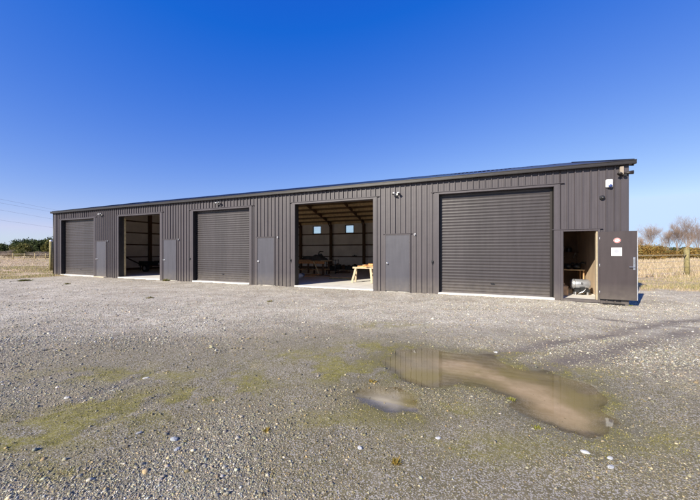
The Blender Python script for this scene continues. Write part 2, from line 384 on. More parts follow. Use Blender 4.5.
def ground_mat():
    m, nt, b = new_mat('yard_ground')
    L = nt.links.new
    geo = N(nt, 'ShaderNodeNewGeometry'); pos = geo.outputs['Position']
    def A(n): return N(nt, 'ShaderNodeAttribute', attribute_name=n).outputs['Fac']
    def noise(s, d=4, r=.6):
        q = N(nt, 'ShaderNodeTexNoise'); q.inputs['Scale'].default_value = s; q.inputs['Detail'].default_value = d; q.inputs['Roughness'].default_value = r
        L(pos, q.inputs['Vector']); return q.outputs['Fac']
    def ramp(i, *st):
        c = N(nt, 'ShaderNodeValToRGB'); e = c.color_ramp.elements
        while len(e) < len(st): e.new(.5)
        for k, (p, cl) in enumerate(st): e[k].position = p; e[k].color = (*cl, 1)
        L(i, c.inputs[0]); return c.outputs[0]
    def mix(f, a, b_, mode='MIX'):
        q = N(nt, 'ShaderNodeMix', data_type='RGBA', blend_type=mode)
        if isinstance(f, float): q.inputs[0].default_value = f
        else: L(f, q.inputs[0])
        for s_, v in ((6, a), (7, b_)):
            if isinstance(v, tuple): q.inputs[s_].default_value = (*v, 1)
            else: L(v, q.inputs[s_])
        return q.outputs[2]
    def mth(op, a, b_=None):
        q = N(nt, 'ShaderNodeMath', operation=op); q.use_clamp = True
        for s_, v in ((0, a), (1, b_)):
            if v is None: continue
            if isinstance(v, (int, float)): q.inputs[s_].default_value = v
            else: L(v, q.inputs[s_])
        return q.outputs[0]
    def voro(s, feat='F1'):
        q = N(nt, 'ShaderNodeTexVoronoi', feature=feat); q.inputs['Scale'].default_value = s; L(pos, q.inputs['Vector']); return q
    v1 = voro(70); v2 = voro(34); v3 = voro(27)
    g1 = ramp(N(nt, 'ShaderNodeSeparateColor').outputs[0], (0, (0, 0, 0)), (1, (1, 1, 1))) if False else None
    def cellcol(v):
        sc = N(nt, 'ShaderNodeSeparateColor'); L(v.outputs['Color'], sc.inputs[0])
        return ramp(sc.outputs[0], (0, (.26, .22, .165)), (.35, (.42, .385, .305)), (.6, (.54, .50, .41)), (.85, (.67, .63, .54)), (1, (.84, .81, .72)))
    grav = mix(.5, cellcol(v1), cellcol(v2))
    big = N(nt, 'ShaderNodeSeparateColor'); L(v3.outputs['Color'], big.inputs[0])
    grav = mix(mth('MULTIPLY', mth('GREATER_THAN', big.outputs[1], .8), mth('LESS_THAN', v3.outputs['Distance'], .4)), grav, cellcol(v3))
    grav = mix(1., grav, ramp(noise(.5, 5), (.3, (.80, .77, .74)), (.7, (1.16, 1.14, 1.12))), 'MULTIPLY')
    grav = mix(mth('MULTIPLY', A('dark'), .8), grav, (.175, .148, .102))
    grav = mix(1., grav, ramp(noise(1.4, 7, .75), (.38, (.78, .76, .74)), (.62, (1.12, 1.12, 1.12))), 'MULTIPLY')
    grav = mix(mth('MULTIPLY', ramp(noise(2.3, 6, .7), (.48, (0, 0, 0)), (.66, (1, 1, 1))), .5), grav, (.40, .315, .225))
    silt = ramp(noise(26, 7, .75), (.3, (.10, .083, .042)), (.5, (.18, .152, .085)), (.7, (.28, .24, .145)))
    fine = voro(130); sc = N(nt, 'ShaderNodeSeparateColor'); L(fine.outputs['Color'], sc.inputs[0])
    silt = mix(mth('GREATER_THAN', sc.outputs[2], .72), silt, (.44, .40, .34))
    col = mix(mth('MULTIPLY', A('silt'), ramp(noise(7, 7, .8), (.3, (.45, .45, .45)), (.55, (1, 1, 1)))), grav, silt)
    col = mix(mth('MULTIPLY', A('moss'), ramp(noise(32, 8, .85), (.36, (.15, .15, .15)), (.58, (1, 1, 1)))), col, ramp(noise(14, 7, .8), (.35, (.14, .125, .03)), (.65, (.33, .29, .08))))
    col = mix(mth('MULTIPLY', A('track'), .95), col, (.18, .15, .12))
    bed = ramp(noise(5, 7, .75), (.3, (.15, .12, .05)), (.65, (.30, .235, .12)))
    bed = mix(A('streak'), bed, ramp(noise(4, 6, .7), (.3, (.46, .35, .21)), (.65, (.66, .51, .34))))
    bed = mix(A('pale'), bed, (.62, .57, .48))
    bed = mix(mth('MULTIPLY', A('moss'), .8), bed, (.30, .25, .09))
    col = mix(A('bed'), col, bed)
    col = mix(mth('MULTIPLY', A('damp'), .5), col, (.15, .128, .06))
    gr = ramp(noise(1.1, 8, .72), (.3, (.42, .31, .17)), (.45, (.55, .41, .26)), (.6, (.68, .52, .37)), (.72, (.50, .41, .22)))
    gr = mix(mth('MULTIPLY', ramp(noise(.12, 4, .6), (.45, (0, 0, 0)), (.62, (1, 1, 1))), .7), gr, (.26, .24, .09))
    gr = mix(mth('MULTIPLY', ramp(noise(6, 8, .8), (.5, (0, 0, 0)), (.66, (1, 1, 1))), .6), gr, (.16, .115, .055))
    col = mix(ramp(mth('ADD', A('grass'), mth('MULTIPLY', mth('SUBTRACT', noise(3.5, 6, .7), .5), 1.1)), (.4, (0, 0, 0)), (.62, (1, 1, 1))), col, gr)
    L(col, b.inputs['Base Color'])
    b.inputs['Specular IOR Level'].default_value = .2
    L(ramp(A('damp'), (0, (.92, .92, .92)), (1, (.35, .35, .35))), b.inputs['Roughness'])
    hgt = mth('ADD', mth('MULTIPLY', mth('SUBTRACT', 1, v1.outputs['Distance']), .35), mth('MULTIPLY', mth('SUBTRACT', 1, v2.outputs['Distance']), .65))
    hgt = mix(A('silt'), hgt, noise(90, 4, .7))
    bp = N(nt, 'ShaderNodeBump'); bp.inputs['Distance'].default_value = .02
    L(mth('SUBTRACT', .9, mth('ADD', A('bed'), mth('MULTIPLY', A('silt'), .3))), bp.inputs['Strength'])
    L(hgt, bp.inputs['Height']); L(bp.outputs[0], b.inputs['Normal'])
    return m
M['ground'] = ground_mat()
bed = sstep(-.06, .30, fl['pud']); damp = np.clip(sstep(-.5, .0, fl['pud']+(fbm(x, y, 2.5, 18)-.5)*.3)*(1-.7*bed), 0, 1)
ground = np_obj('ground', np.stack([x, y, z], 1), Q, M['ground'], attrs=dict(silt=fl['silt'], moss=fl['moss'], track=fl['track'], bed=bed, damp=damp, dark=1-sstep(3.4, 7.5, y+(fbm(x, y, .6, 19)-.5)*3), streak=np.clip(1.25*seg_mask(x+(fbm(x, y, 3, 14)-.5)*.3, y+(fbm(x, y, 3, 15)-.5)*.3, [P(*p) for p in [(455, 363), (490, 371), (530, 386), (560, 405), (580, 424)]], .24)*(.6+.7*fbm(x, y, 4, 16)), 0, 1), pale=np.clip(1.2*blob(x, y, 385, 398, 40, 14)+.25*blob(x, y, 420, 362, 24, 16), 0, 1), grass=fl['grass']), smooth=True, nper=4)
ground['kind'] = 'structure'

# puddle water
def water_mat():
    m, nt, b = new_mat('puddle_water'); nt.nodes.remove(b)
    tr = N(nt, 'ShaderNodeBsdfTransparent'); tr.inputs[0].default_value = (.95, .92, .86, 1)
    gl = N(nt, 'ShaderNodeBsdfGlossy'); gl.inputs['Roughness'].default_value = .015
    geo = N(nt, 'ShaderNodeNewGeometry'); nz = N(nt, 'ShaderNodeTexNoise'); nz.inputs['Scale'].default_value = 7
    nt.links.new(geo.outputs['Position'], nz.inputs['Vector'])
    bp = N(nt, 'ShaderNodeBump'); bp.inputs['Strength'].default_value = .03; bp.inputs['Distance'].default_value = .01
    nt.links.new(nz.outputs['Fac'], bp.inputs['Height']); nt.links.new(bp.outputs[0], gl.inputs['Normal']);
    
    dt = N(nt, 'ShaderNodeVectorMath', operation='DOT_PRODUCT'); nt.links.new(geo.outputs['Normal'], dt.inputs[0]); nt.links.new(geo.outputs['Incoming'], dt.inputs[1])
    def mm(op, a, b):
        q = N(nt, 'ShaderNodeMath', operation=op)
        for k, v in ((0, a), (1, b)):
            if isinstance(v, float): q.inputs[k].default_value = v
            else: nt.links.new(v, q.inputs[k])
        return q.outputs[0]
    frs = mm('ADD', mm('MULTIPLY', mm('POWER', mm('SUBTRACT', 1., mm('ABSOLUTE', dt.outputs['Value'], 0.)), 4.0), .97), .03)
    mx = N(nt, 'ShaderNodeMixShader'); nt.links.new(frs, mx.inputs[0]); nt.links.new(tr.outputs[0], mx.inputs[1]); nt.links.new(gl.outputs[0], mx.inputs[2])
    nt.links.new(mx.outputs[0], nt.nodes['Material Output'].inputs['Surface']); return m
M['water'] = water_mat()
WZ = GZ-.013
for poly in (pud1, pud2):
    cx = sum(p[0] for p in poly)/len(poly); cy = sum(p[1] for p in poly)/len(poly)
    vs = []
    for px_, py_ in poly:
        d = math.hypot(px_-cx, py_-cy); k = (d+.32)/d; vs.append((cx+(px_-cx)*k, cy+(py_-cy)*k, WZ))
    w = MB(); w.add(vs, [tuple(range(len(vs)))]); o = w.build('water', M['water']); o['kind'] = 'structure'
    if o.data.polygons[0].normal.z < 0: o.data.flip_normals()

# loose stones
def stones(n_try, y0, y1, size, dens, seed, flat=.65, hi=False, wide=1.28, mu=-1.33):
    r = np.random.RandomState(seed)
    yy = np.sqrt(r.uniform(y0*y0, y1*y1, n_try)); xx = r.uniform(-wide, wide, n_try)*(yy+.15)
    f = fields(xx, yy)
    base = .30+.95*fbm(xx, yy, 1.1, 91)**1.6
    p = dens*(base*(1-.88*f['silt'])+.75*f['coarse']*(1-.5*f['silt']))*(1-.85*np.clip(f['track']*1.3, 0, 1))*(1-.6*f['moss'])*(f['grass'] < .4)
    p *= 1-sstep(-.03, .08, f['pud'])*.985
    u, n = W2L(xx, yy); p *= ~((n > -.03) & (u < 30.6) & (u > 0))
    k = r.uniform(0, 1, n_try) < p
    xx, yy = xx[k], yy[k]; nn = len(xx)
    zz = height(xx, yy)
    s = size*np.exp(r.normal(0, .38, nn))
    if hi:
        t = (1+5**.5)/2
        bv = np.array([(-1, t, 0), (1, t, 0), (-1, -t, 0), (1, -t, 0), (0, -1, t), (0, 1, t), (0, -1, -t), (0, 1, -t), (t, 0, -1), (t, 0, 1), (-t, 0, -1), (-t, 0, 1)])/1.9
        bf = np.array([(0, 11, 5), (0, 5, 1), (0, 1, 7), (0, 7, 10), (0, 10, 11), (1, 5, 9), (5, 11, 4), (11, 10, 2), (10, 7, 6), (7, 1, 8), (3, 9, 4), (3, 4, 2), (3, 2, 6), (3, 6, 8), (3, 8, 9), (4, 9, 5), (2, 4, 11), (6, 2, 10), (8, 6, 7), (9, 8, 1)])
    else:
        bv = np.array([(1, 0, 0), (.3, .95, .1), (-.8, .6, -.1), (-.8, -.6, .1), (.3, -.95, -.1), (.1, .1, .9), (-.1, 0, -.9)], float)
        bf = np.array([(5, 0, 1), (5, 1, 2), (5, 2, 3), (5, 3, 4), (5, 4, 0), (6, 1, 0), (6, 2, 1), (6, 3, 2), (6, 4, 3), (6, 0, 4)])
    V = bv[None]*(1+r.uniform(-.3, .3, (nn, len(bv), 3)))
    V = V*np.stack([r.uniform(.8, 1.5, nn), r.uniform(.7, 1.1, nn), flat*r.uniform(.6, 1.15, nn)], 1)[:, None]*s[:, None, None]
    a = r.uniform(0, 6.283, nn); tl = r.normal(0, .25, nn)
    ct, st = np.cos(tl)[:, None], np.sin(tl)[:, None]
    vx, vz = V[:, :, 0]*ct-V[:, :, 2]*st, V[:, :, 0]*st+V[:, :, 2]*ct; V = np.stack([vx, V[:, :, 1], vz], -1)
    ca, sa = np.cos(a)[:, None], np.sin(a)[:, None]
    V = np.stack([V[:, :, 0]*ca-V[:, :, 1]*sa+xx[:, None], V[:, :, 0]*sa+V[:, :, 1]*ca+yy[:, None], V[:, :, 2]+(zz+s*flat*.25)[:, None]], -1)
    T = bf[None]+(np.arange(nn)*len(bv))[:, None, None]
    # grey river stone, some warm, some nearly white
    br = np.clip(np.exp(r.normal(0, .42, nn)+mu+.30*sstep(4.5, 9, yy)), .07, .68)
    tint = np.stack([1+r.normal(.06, .05, nn), np.ones(nn), 1+r.normal(-.17, .08, nn)], 1)
    warm = r.uniform(0, 1, nn) < .14; tint[warm] *= (1.12, .96, .74)
    dust = np.clip(f['silt']*.8+f['moss']*.5, 0, 1)[k][:, None]   # mud-coated where the ground is muddy
    tint = tint*(1-dust*np.array([.16, .22, .42])); br = br**(1-.18*dust[:, 0])*(.72**dust[:, 0])
    col = np.repeat((br[:, None]*tint)[:, None], len(bv), 1)
    return V.reshape(-1, 3), T.reshape(-1, 3), col.reshape(-1, 3)
sets = [stones(330000, 1.45, 3.6, .0036, .9, 1), stones(160000, 1.45, 5.5, .0058, .55, 2), stones(34000, 1.45, 5.5, .0086, .36, 3, hi=True), stones(170000, 3.2, 9.5, .0075, .55, 4),
        stones(26000, 4, 13, .011, .4, 5), stones(50000, 8, 17, .011, .45, 6, wide=1.2), stones(1000, 1.5, 6.5, .016, .26, 8, hi=True, flat=.5)]
Vs = []; Ts = []; Cs = []; o_ = 0
for v, t, c in sets: Vs.append(v); Ts.append(t+o_); Cs.append(c); o_ += len(v)
M['stone'] = attr_mat('stone', .85, .3, 90)
g = np_obj('gravel', np.concatenate(Vs), np.concatenate(Ts), M['stone'], np.concatenate(Cs)); g['kind'] = 'stuff'; g['label'] = 'loose grey gravel strewn over the yard'
del Vs, Ts, Cs

# larger single stones one can pick out
def rock(px, py, r, col, label):
    X0, Y0 = P(px, py); zz = float(height(np.array([X0]), np.array([Y0]))[0])
    mb = MB(); mb.ball((0, 0, r*.2), r, (1.35, .85, .5), 12, .35); a = rnd.random()*3
    o = mb.build('stone', mat('rock_%d' % px, col, .8, .15, 30, .5, 60), smooth=False); o.location = (X0, Y0, zz); o.rotation_euler = (0, 0, a)
    tag(o, label, 'stone', 'larger pale stones in the gravel')
rock(174, 440, 0.0279, (0.302, 0.317, 0.329), 'large pale blue grey stone lying in coarse gravel at lower left of the yard')
rock(177, 450, 0.0180, (0.396, 0.403, 0.406), 'white stone touching the near side of the large blue grey stone')
rock(139, 433, 0.0197, (0.302, 0.302, 0.301), 'rounded grey stone a little left of the large blue grey stone')
rock(67, 398, 0.0230, (0.446, 0.432, 0.406), 'pale flat stone on the mossy ground at far left')
rock(585, 452, 0.0230, (0.475, 0.475, 0.462), 'white stone just below the lower tip of the muddy puddle')
rock(610, 458, 0.0180, (0.490, 0.490, 0.469), 'small white stone right of the stone at the puddle tip')
rock(611, 468, 0.0213, (0.432, 0.432, 0.420), 'white stone nearest the camera below the puddle tip')
rock(146, 377, 0.0246, (0.446, 0.432, 0.399), 'lone whitish stone in the left middle of the yard')
rock(438, 437, 0.0180, (0.432, 0.432, 0.427), 'whitish stone in the gravel between small puddle and lower edge')
rock(496, 352, 0.0246, (0.504, 0.504, 0.476), 'white stone above the upper edge of the long puddle')
rock(360, 447, 0.0197, (0.446, 0.446, 0.441), 'pale stone at the left of the lower middle gravel')

# ------------------------------------------------------------------ grass and weeds
def blades(n_try, region, hgt, wid, seed, name_cols, cond):
    r = np.random.RandomState(seed)
    x0, x1, y0, y1 = region
    xx = r.uniform(x0, x1, n_try); yy = r.uniform(y0, y1, n_try)
    f = fields(xx, yy); dn = fbm(xx, yy, .9, seed+3)
    k = (r.uniform(0, 1, n_try) < sstep(.28, .65, dn)) & (f['grass'] > .45) & cond(xx, yy)
    xx, yy, dn = xx[k], yy[k], dn[k]; nn = len(xx); zz = height(xx, yy)
    h = hgt*np.exp(r.normal(0, .4, nn))*(.5+dn); w = wid*r.uniform(.6, 1.4, nn)
    a = r.uniform(0, 6.283, nn); b = r.uniform(0, 6.283, nn); ln = h*r.uniform(.05, .6, nn)
    p0 = np.stack([xx-np.cos(a)*w, yy-np.sin(a)*w, zz-.01], 1); p1 = np.stack([xx+np.cos(a)*w, yy+np.sin(a)*w, zz-.01], 1)
    p2 = np.stack([xx+np.cos(b)*ln, yy+np.sin(b)*ln, zz+h], 1)
    V = np.stack([p0, p1, p2], 1).reshape(-1, 3); T = np.arange(nn*3).reshape(-1, 3)
    pal = np.array(name_cols); c = pal[(r.uniform(0, 1, nn)**1.0*len(pal)).astype(int)]*np.exp(r.normal(0, .2, nn))[:, None]
    return V, T, np.repeat(c, 3, 0)
straw = [(.56, .45, .31), (.50, .38, .25), (.64, .53, .39), (.38, .28, .17), (.38, .33, .15), (.58, .45, .29)]
greeny = [(.24, .25, .06), (.30, .29, .09), (.44, .36, .17), (.5, .4, .22), (.17, .2, .05)]
def notshed(x, y):
    u, n = W2L(x, y); return ~((u > -.05) & (u < 30.6) & (n > -.3) & (n < 13.5))
sets = [blades(130000, (9, 34, 11, 26), .07, .006, 21, straw+greeny, notshed),
        blades(150000, (16, 60, 18, 50), .19, .015, 22, straw, notshed),
        blades(80000, (-34, -16, 15, 32), .06, .010, 23, greeny+straw[:2], notshed),
        blades(110000, (-95, -22, 24, 85), .07, .03, 24, straw, notshed),
        blades(120000, (28, 130, 40, 110), .25, .035, 25, straw, notshed)]
Vs = []; Ts = []; Cs = []; o_ = 0
for v, t, c in sets: Vs.append(v); Ts.append(t+o_); Cs.append(c); o_ += len(v)
M['grass'] = attr_mat('grass_blade', .8, .15, 3, trans=.25)
g = np_obj('dry_grass', np.concatenate(Vs), np.concatenate(Ts), M['grass'], np.concatenate(Cs)); g['kind'] = 'stuff'; g['label'] = 'dry straw coloured grass of the fields round the yard'
del Vs, Ts, Cs
def moss_tufts(n_try, seed):
    r = np.random.RandomState(seed)
    yy = np.sqrt(r.uniform(1.5**2, 6.5**2, n_try)); xx = r.uniform(-1.25, 1.25, n_try)*yy
    f = fields(xx, yy); cl = fbm(xx, yy, 11, 301, 3)
    k = (r.uniform(0, 1, n_try) < f['moss']*sstep(.46, .66, cl)*1.3) & (f['pud'] < .02)
    xx, yy = xx[k], yy[k]; nn = len(xx); zz = height(xx, yy)
    a = r.uniform(0, 6.283, nn); w = r.uniform(.0018, .004, nn); h = r.uniform(.002, .009, nn); b = r.uniform(0, 6.283, nn)
    V = np.stack([np.stack([xx-np.cos(a)*w, yy-np.sin(a)*w, zz], 1), np.stack([xx+np.cos(a)*w, yy+np.sin(a)*w, zz], 1), np.stack([xx+np.cos(b)*w*1.5, yy+np.sin(b)*w*1.5, zz+h], 1)], 1).reshape(-1, 3)
    pal = np.array([(.26, .24, .05), (.35, .31, .08), (.19, .18, .045), (.42, .37, .14)]); c = pal[r.randint(0, 4, nn)]*np.exp(r.normal(0, .2, nn))[:, None]
    o = np_obj('moss', V, np.arange(nn*3).reshape(-1, 3), M['grass'], np.repeat(c, 3, 0)); o['kind'] = 'stuff'; o['label'] = 'yellow green moss growing between the stones'
moss_tufts(420000, 303)
def weed(px, py, r, cols, label, n=60, h=.05):
    X0, Y0 = P(px, py); zz = float(height(np.array([X0]), np.array([Y0]))[0])
    rr = np.random.RandomState(int(px*3+py)); V = []; cc = []
    for i in range(n):
        a, b = rr.uniform(0, 6.28, 2); q = r*rr.uniform(0, .8); hh = h*rr.uniform(.4, 1.2); w = r*.10; l = r*rr.uniform(.1, .7)
        bx, by = q*math.cos(a), q*math.sin(a)
        V += [(bx-w*math.sin(b), by+w*math.cos(b), 0), (bx+w*math.sin(b), by-w*math.cos(b), 0), (bx+l*math.cos(b), by+l*math.sin(b), hh)]
        c = cols[rr.randint(len(cols))]; cc += [c]*3
    o = np_obj('weed', V, np.arange(len(V)).reshape(-1, 3), M['grass'], np.array(cc)); o.location = (X0, Y0, zz)
    tag(o, label, 'weed', 'weeds growing through the gravel')
yel = [(.42, .26, .05), (.35, .25, .06), (.28, .25, .06)]; grn = [(.12, .14, .04), (.2, .19, .06), (.3, .24, .1)]
weed(396, 462, .045, yel, 'yellow brown weed in the gravel near the lower middle edge', 90, .03)
weed(267, 431, .04, yel, 'small orange yellow weed between lower gravel patches', 60, .025)
weed(372, 381, .06, yel, 'ochre weed on the stones between the two puddles', 60, .02)
weed(536, 427, .05, [(.35, .34, .07), (.28, .27, .06)], 'green yellow weed on the lower bank of the long puddle', 60, .02)
weed(511, 398, .05, [(.35, .34, .07), (.28, .27, .06)], 'mossy tuft at the middle of the long puddle bank', 70, .02)
weed(150, 298, .16, grn, 'dark little weed in the gravel before the second bay', 60, .05)
weed(67, 284, .16, grn, 'low green weed patch before the leftmost roller door', 90, .06)
weed(166, 281, .22, grn, 'dark weed tuft at the foot of the second white handled door', 80, .12)
weed(270, 302, .12, grn, 'small brown weed in the gravel left of the timber bay', 50, .05)
weed(630, 303, .12, [(.3, .36, .05), (.45, .45, .08)], 'bright yellow green tuft under the open grey door', 90, .07)
weed(25, 281, .3, grn, 'green weed patch at the yard edge far left', 160, .1)

# ------------------------------------------------------------------ the shed
shed = thing('storage_shed', 'long dark brown-grey ribbed steel shed with five large door bays and low gable roof', 'shed', (OX, OY, 0), ROT)
U0, U1 = .25, 30.3; D = 13.0; ZE = 4.02; RN, RZ = 6.5, 5.68
OPEN = [(1.02, 4.54), (6.92, 10.42), (12.86, 16.44), (18.92, 22.48), (24.96, 28.47)]; HT = 3.52
PA = [(4.80, 5.72), (10.70, 11.64), (16.90, 17.82), (22.98, 23.90)]; PH = 2.09
RD = (28.72, 29.60)      # open door of the end room
PITCH = .196
def rib_profile(a, b):
    """points (u, out) of the ribbed sheet between a and b"""
    pts = [(a, 0)]; k = math.floor(a/PITCH)-1
    while k*PITCH < b:
        c = k*PITCH
        for du, o in ((.0, 0), (.010, .040), (.036, .040), (.046, 0), (.118, 0), (.122, .004), (.132, .004), (.136, 0)):
            q = c+du
            if a < q < b: pts.append((q, o))
        k += 1
    if pts[-1][1] > 0: pts.append((b, pts[-1][1]))
    pts.append((b, 0)); return pts
def ribs(mb, a, b, z0, z1, tf=None):
    pr = rib_profile(a, b); vs = [];
    for u, o in pr:
        for zz in (z0, z1):
            zt = zz(u) if callable(zz) else zz
            vs.append(tf(u, o, zt) if tf else (u, -o, zt))
    fs = [(2*i, 2*i+2, 2*i+3, 2*i+1) for i in range(len(pr)-1)]
    mb.add(vs, fs)
T_ = .16   # jamb flashing width
wall = MB(); zb = -.13
cuts = sorted([(a-T_, b+T_, HT+.07) for a, b in OPEN]+[(a-.045, b+.045, PH+.05) for a, b in PA]+[(28.47+T_+.002, RD[1]+.06, PH+.06)])
cur = U0+.12
for a, b, h in cuts:
    if a > cur+.01: ribs(wall, cur, a, zb, ZE)
    ribs(wall, a, b, h, ZE); cur = b
ribs(wall, cur, U1-.14, zb, ZE)
wall.build('front_wall', M['clad'], shed)
# end walls and back wall
gab = lambda n: ZE+(RZ-ZE)*(1-abs(n-RN)/RN)
e = MB(); ribs(e, .0, D, zb, gab, lambda u, o, zz: (U1+o, u, zz)); e.build('end_wall', M['clad'], shed)
e = MB(); ribs(e, .0, D, zb, gab, lambda u, o, zz: (U0-o, D-u, zz)); e.build('end_wall', M['clad'], shed)
WIN = []
for px0, px1 in ((313.3, 321.7), (345.6, 354.4)):
    q = []
    for p in (px0, px1):
        r_ = (p-HX)/F; c0 = L2W(0, D); q.append((r_*c0[1]-c0[0])/(UX-r_*UY))
    WIN.append(tuple(q))
WZ0, WZ1 = 3.06, 3.76
extra = [(WIN[0][0]-3.07*k, WIN[0][1]-3.07*k) for k in (1, 2, 3)]+[(WIN[1][0]+3.07*k, WIN[1][1]+3.07*k) for k in (1, 2, 3)]
WINS = sorted(WIN+extra)
e = MB(); bl_ = MB(); cur = U0
for a, b in WINS+[(U1, U1)]:
    tfb = lambda u, o, zz: (u, D+o, zz)
    ribs(e, cur, a, zb, ZE, tfb)
    bl_.box(max(cur, U0+.06), min(a, U1-.06), D-.075, D-.06, .17, ZE)
    if a < U1:
        ribs(e, a, b, zb, WZ0, tfb); ribs(e, a, b, WZ1, ZE, tfb)
        bl_.box(a, b, D-.075, D-.06, .17, WZ0); bl_.box(a, b, D-.075, D-.06, WZ1, ZE)
    cur = b
e.build('back_wall', M['clad'], shed); bl_.build('wall_lining', M['lining'], shed)
cur = U0+.06
def bounce_lining(*b):  # unseen front wall lining, added pale to bounce light into the bays
    q = MB(); q.box(*b); q.build('wall_lining', M['lining'], shed)
for a, b in sorted(OPEN+PA+[(28.5, U1-.07)]):
    if a-.1 > cur: bounce_lining(cur, a-.1, .032, .044, .02, ZE-.1)
    if (a, b) in PA: bounce_lining(a-.099, b+.099, .032, .044, PH+.1, ZE-.1)
    cur = b+.1
for oa, ob in (OPEN[1],):
    q = MB(); q.box(oa-.002, oa+.018, .272, .37, .0, HT-.1); q.build('door_post', M['grey_post'], shed)
def glass_mat():
    m, nt, b = new_mat('window_glass'); nt.nodes.remove(b)
    tr = N(nt, 'ShaderNodeBsdfTransparent'); tr.inputs[0].default_value = (.88, .92, .93, 1); gl = N(nt, 'ShaderNodeBsdfGlossy'); gl.inputs['Roughness'].default_value = .02
    mx = N(nt, 'ShaderNodeMixShader')
    mx.inputs[0].default_value = .07; nt.links.new(tr.outputs[0], mx.inputs[1]); nt.links.new(gl.outputs[0], mx.inputs[2])
    nt.links.new(mx.outputs[0], nt.nodes['Material Output'].inputs['Surface']); return m
M['glass'] = glass_mat()
for a, b in WINS:
    w = MB(); t = .045
    w.box(a, a+t, D-.1, D+.04, WZ0, WZ1); w.box(b-t, b, D-.1, D+.04, WZ0, WZ1); w.box(a+t, b-t, D-.1, D+.04, WZ0, WZ0+t); w.box(a+t, b-t, D-.1, D+.04, WZ1-t, WZ1)
    wo = w.build('window', M['black'], shed); p = MB(); p.box(a+t, b-t, D-.03, D-.024, WZ0+t, WZ1-t); p.build('pane', M['glass'], wo)
# end-wall lining (inside) and end-room lining
def gable_lining(u, nn0, nn1):
    w = MB(); s = 24
    for i in range(s):
        a = nn0+(nn1-nn0)*i/s; b = nn0+(nn1-nn0)*(i+1)/s
        w.add([(u, a, .17), (u, b, .17), (u, b, gab(b)-.16), (u, a, gab(a)-.16)], [(0, 1, 2, 3)])
    w.build('wall_lining', M['lining'], shed)
gable_lining(U0+.06, .1, D-.08); gable_lining(U1-.06, 3.6, D-.08)
w = MB(); w.box(29.93, 29.95, .12, 3.5, 0.01, 2.7); w.build('room_lining', M['ply'], shed)
for b_ in ((28.6, 29.93, 3.5, 3.52, 0.01, 2.7), (28.58, 28.6, .12, 3.52, .01, 2.7), (28.58, 29.95, .12, 3.52, 2.7, 2.72)):
    w = MB(); w.box(*b_); w.build('room_lining', M['ply_shaded'], shed)
# slab
s_ = MB(); s_.box(U0+.03, U1-.03, .03, D-.03, -.3, .0); s_.build('floor_slab', M['concrete'], shed)
for a, b in OPEN+[RD]:
    s_ = MB(); s_.box(a-.02, b+.02, -.06 if (a, b) != RD else -.01, .028, -.3, .003 if (a, b) != RD else -.085, .008); s_.build('slab_lip', M['concrete_lip'], shed)
s_ = MB()
for a, b in PA[:1]: s_.box(a-.04, b+.1, -.2, .0, -.3, -.02, .01)
s_.build('door_step', mat('pine_step', (.6, .5, .36), .8, .2, 8), shed)
# jambs and heads
for a, b in OPEN:
    for x0, x1, sgn in ((a-T_, a, -1), (b, b+T_, 1)):
        j = MB(); j.box(x0, x1, -.036, .0, zb, HT+.069, .004); 
        xx0, xx1 = (x1-.012, x1) if sgn < 0 else (x0, x0+.012)
        q = MB(); q.box(xx0, xx1, .001, .27, -.04, HT+.05); q.build('door_reveal', M['shade_black'], shed)  # jamb return coloured black for the shade it lies in
        j.box(x0+(.1 if sgn > 0 else .04), x0+(.12 if sgn > 0 else .06), -.043, -.036, zb, HT+.06)
        j.build('jamb_flashing', M['trim'], shed)
    h = MB(); h.box(a-T_-.12, b+T_+.12, -.06, .0, HT+.07, HT+.092, .004); h.box(a, b, -.036, .0, HT, HT+.069); h.box(a+.012, b-.012, .0, .3, HT, HT+.05)
    h.build('head_flashing', M['trim'], shed)
    t = MB()
    for q in (a-.11, b+.03): t.box(q, q+.09, .03, .25, .0, ZE-.1)
    t.box(a-.2, b+.2, .04, .1, HT+.06, ZE-.02)
    t.build('door_post', M['timber_dark'], shed)
# corner flashings
c = MB(); c.box(U1-.15, U1+.035, -.034, .0, zb, ZE, .004); c.box(U1, U1+.035, .0, .15, zb, ZE, .004); c.build('corner_flashing', M['trim'], shed)
c = MB(); c.box(U0-.035, U0+.13, -.034, .0, zb, ZE, .004); c.build('corner_flashing', M['trim'], shed)
c = MB(); c.tube([(U0-.09, -.02, -.05), (U0-.09, -.02, ZE-.05)], .045, 10); c.build('downpipe', M['gutter'], shed, True)
# roller doors
def roller(a, b):
    pr = []; zz = .055; k = 0
    while zz < 3.85:
        for dz, o in ((0, 0), (.012, .012), (.045, .016), (.075, .012), (.088, 0), (.105, 0)):
            pr.append((zz+dz, o))
        zz += .1062
    m = MB(); vs = []
    for z_, o in pr: vs += [(a+.012, .2-o, z_), (b-.012, .2-o, z_)]
    m.add(vs, [(2*i, 2*i+1, 2*i+3, 2*i+2) for i in range(len(pr)-1)])
    r_ = m.build('roller_door', M['roller'], shed)
    q = MB(); q.box(a+.07, b-.07, .165, .215, .006, .06, .005); q.build('bottom_rail', M['trim'], r_)
    for x0 in (a+.0125, b-.0725):
        q = MB(); q.box(x0, x0+.06, .165, .182, .005, 3.5); q.build('guide', M['gutter'], r_)
    q = MB(); q.box((a+b)/2-.06, (a+b)/2+.06, .14, .165, .35, .38, .005); q.build('pull_handle', M['black'], r_)
    return r_
for i in (0, 2, 4): roller(*OPEN[i])
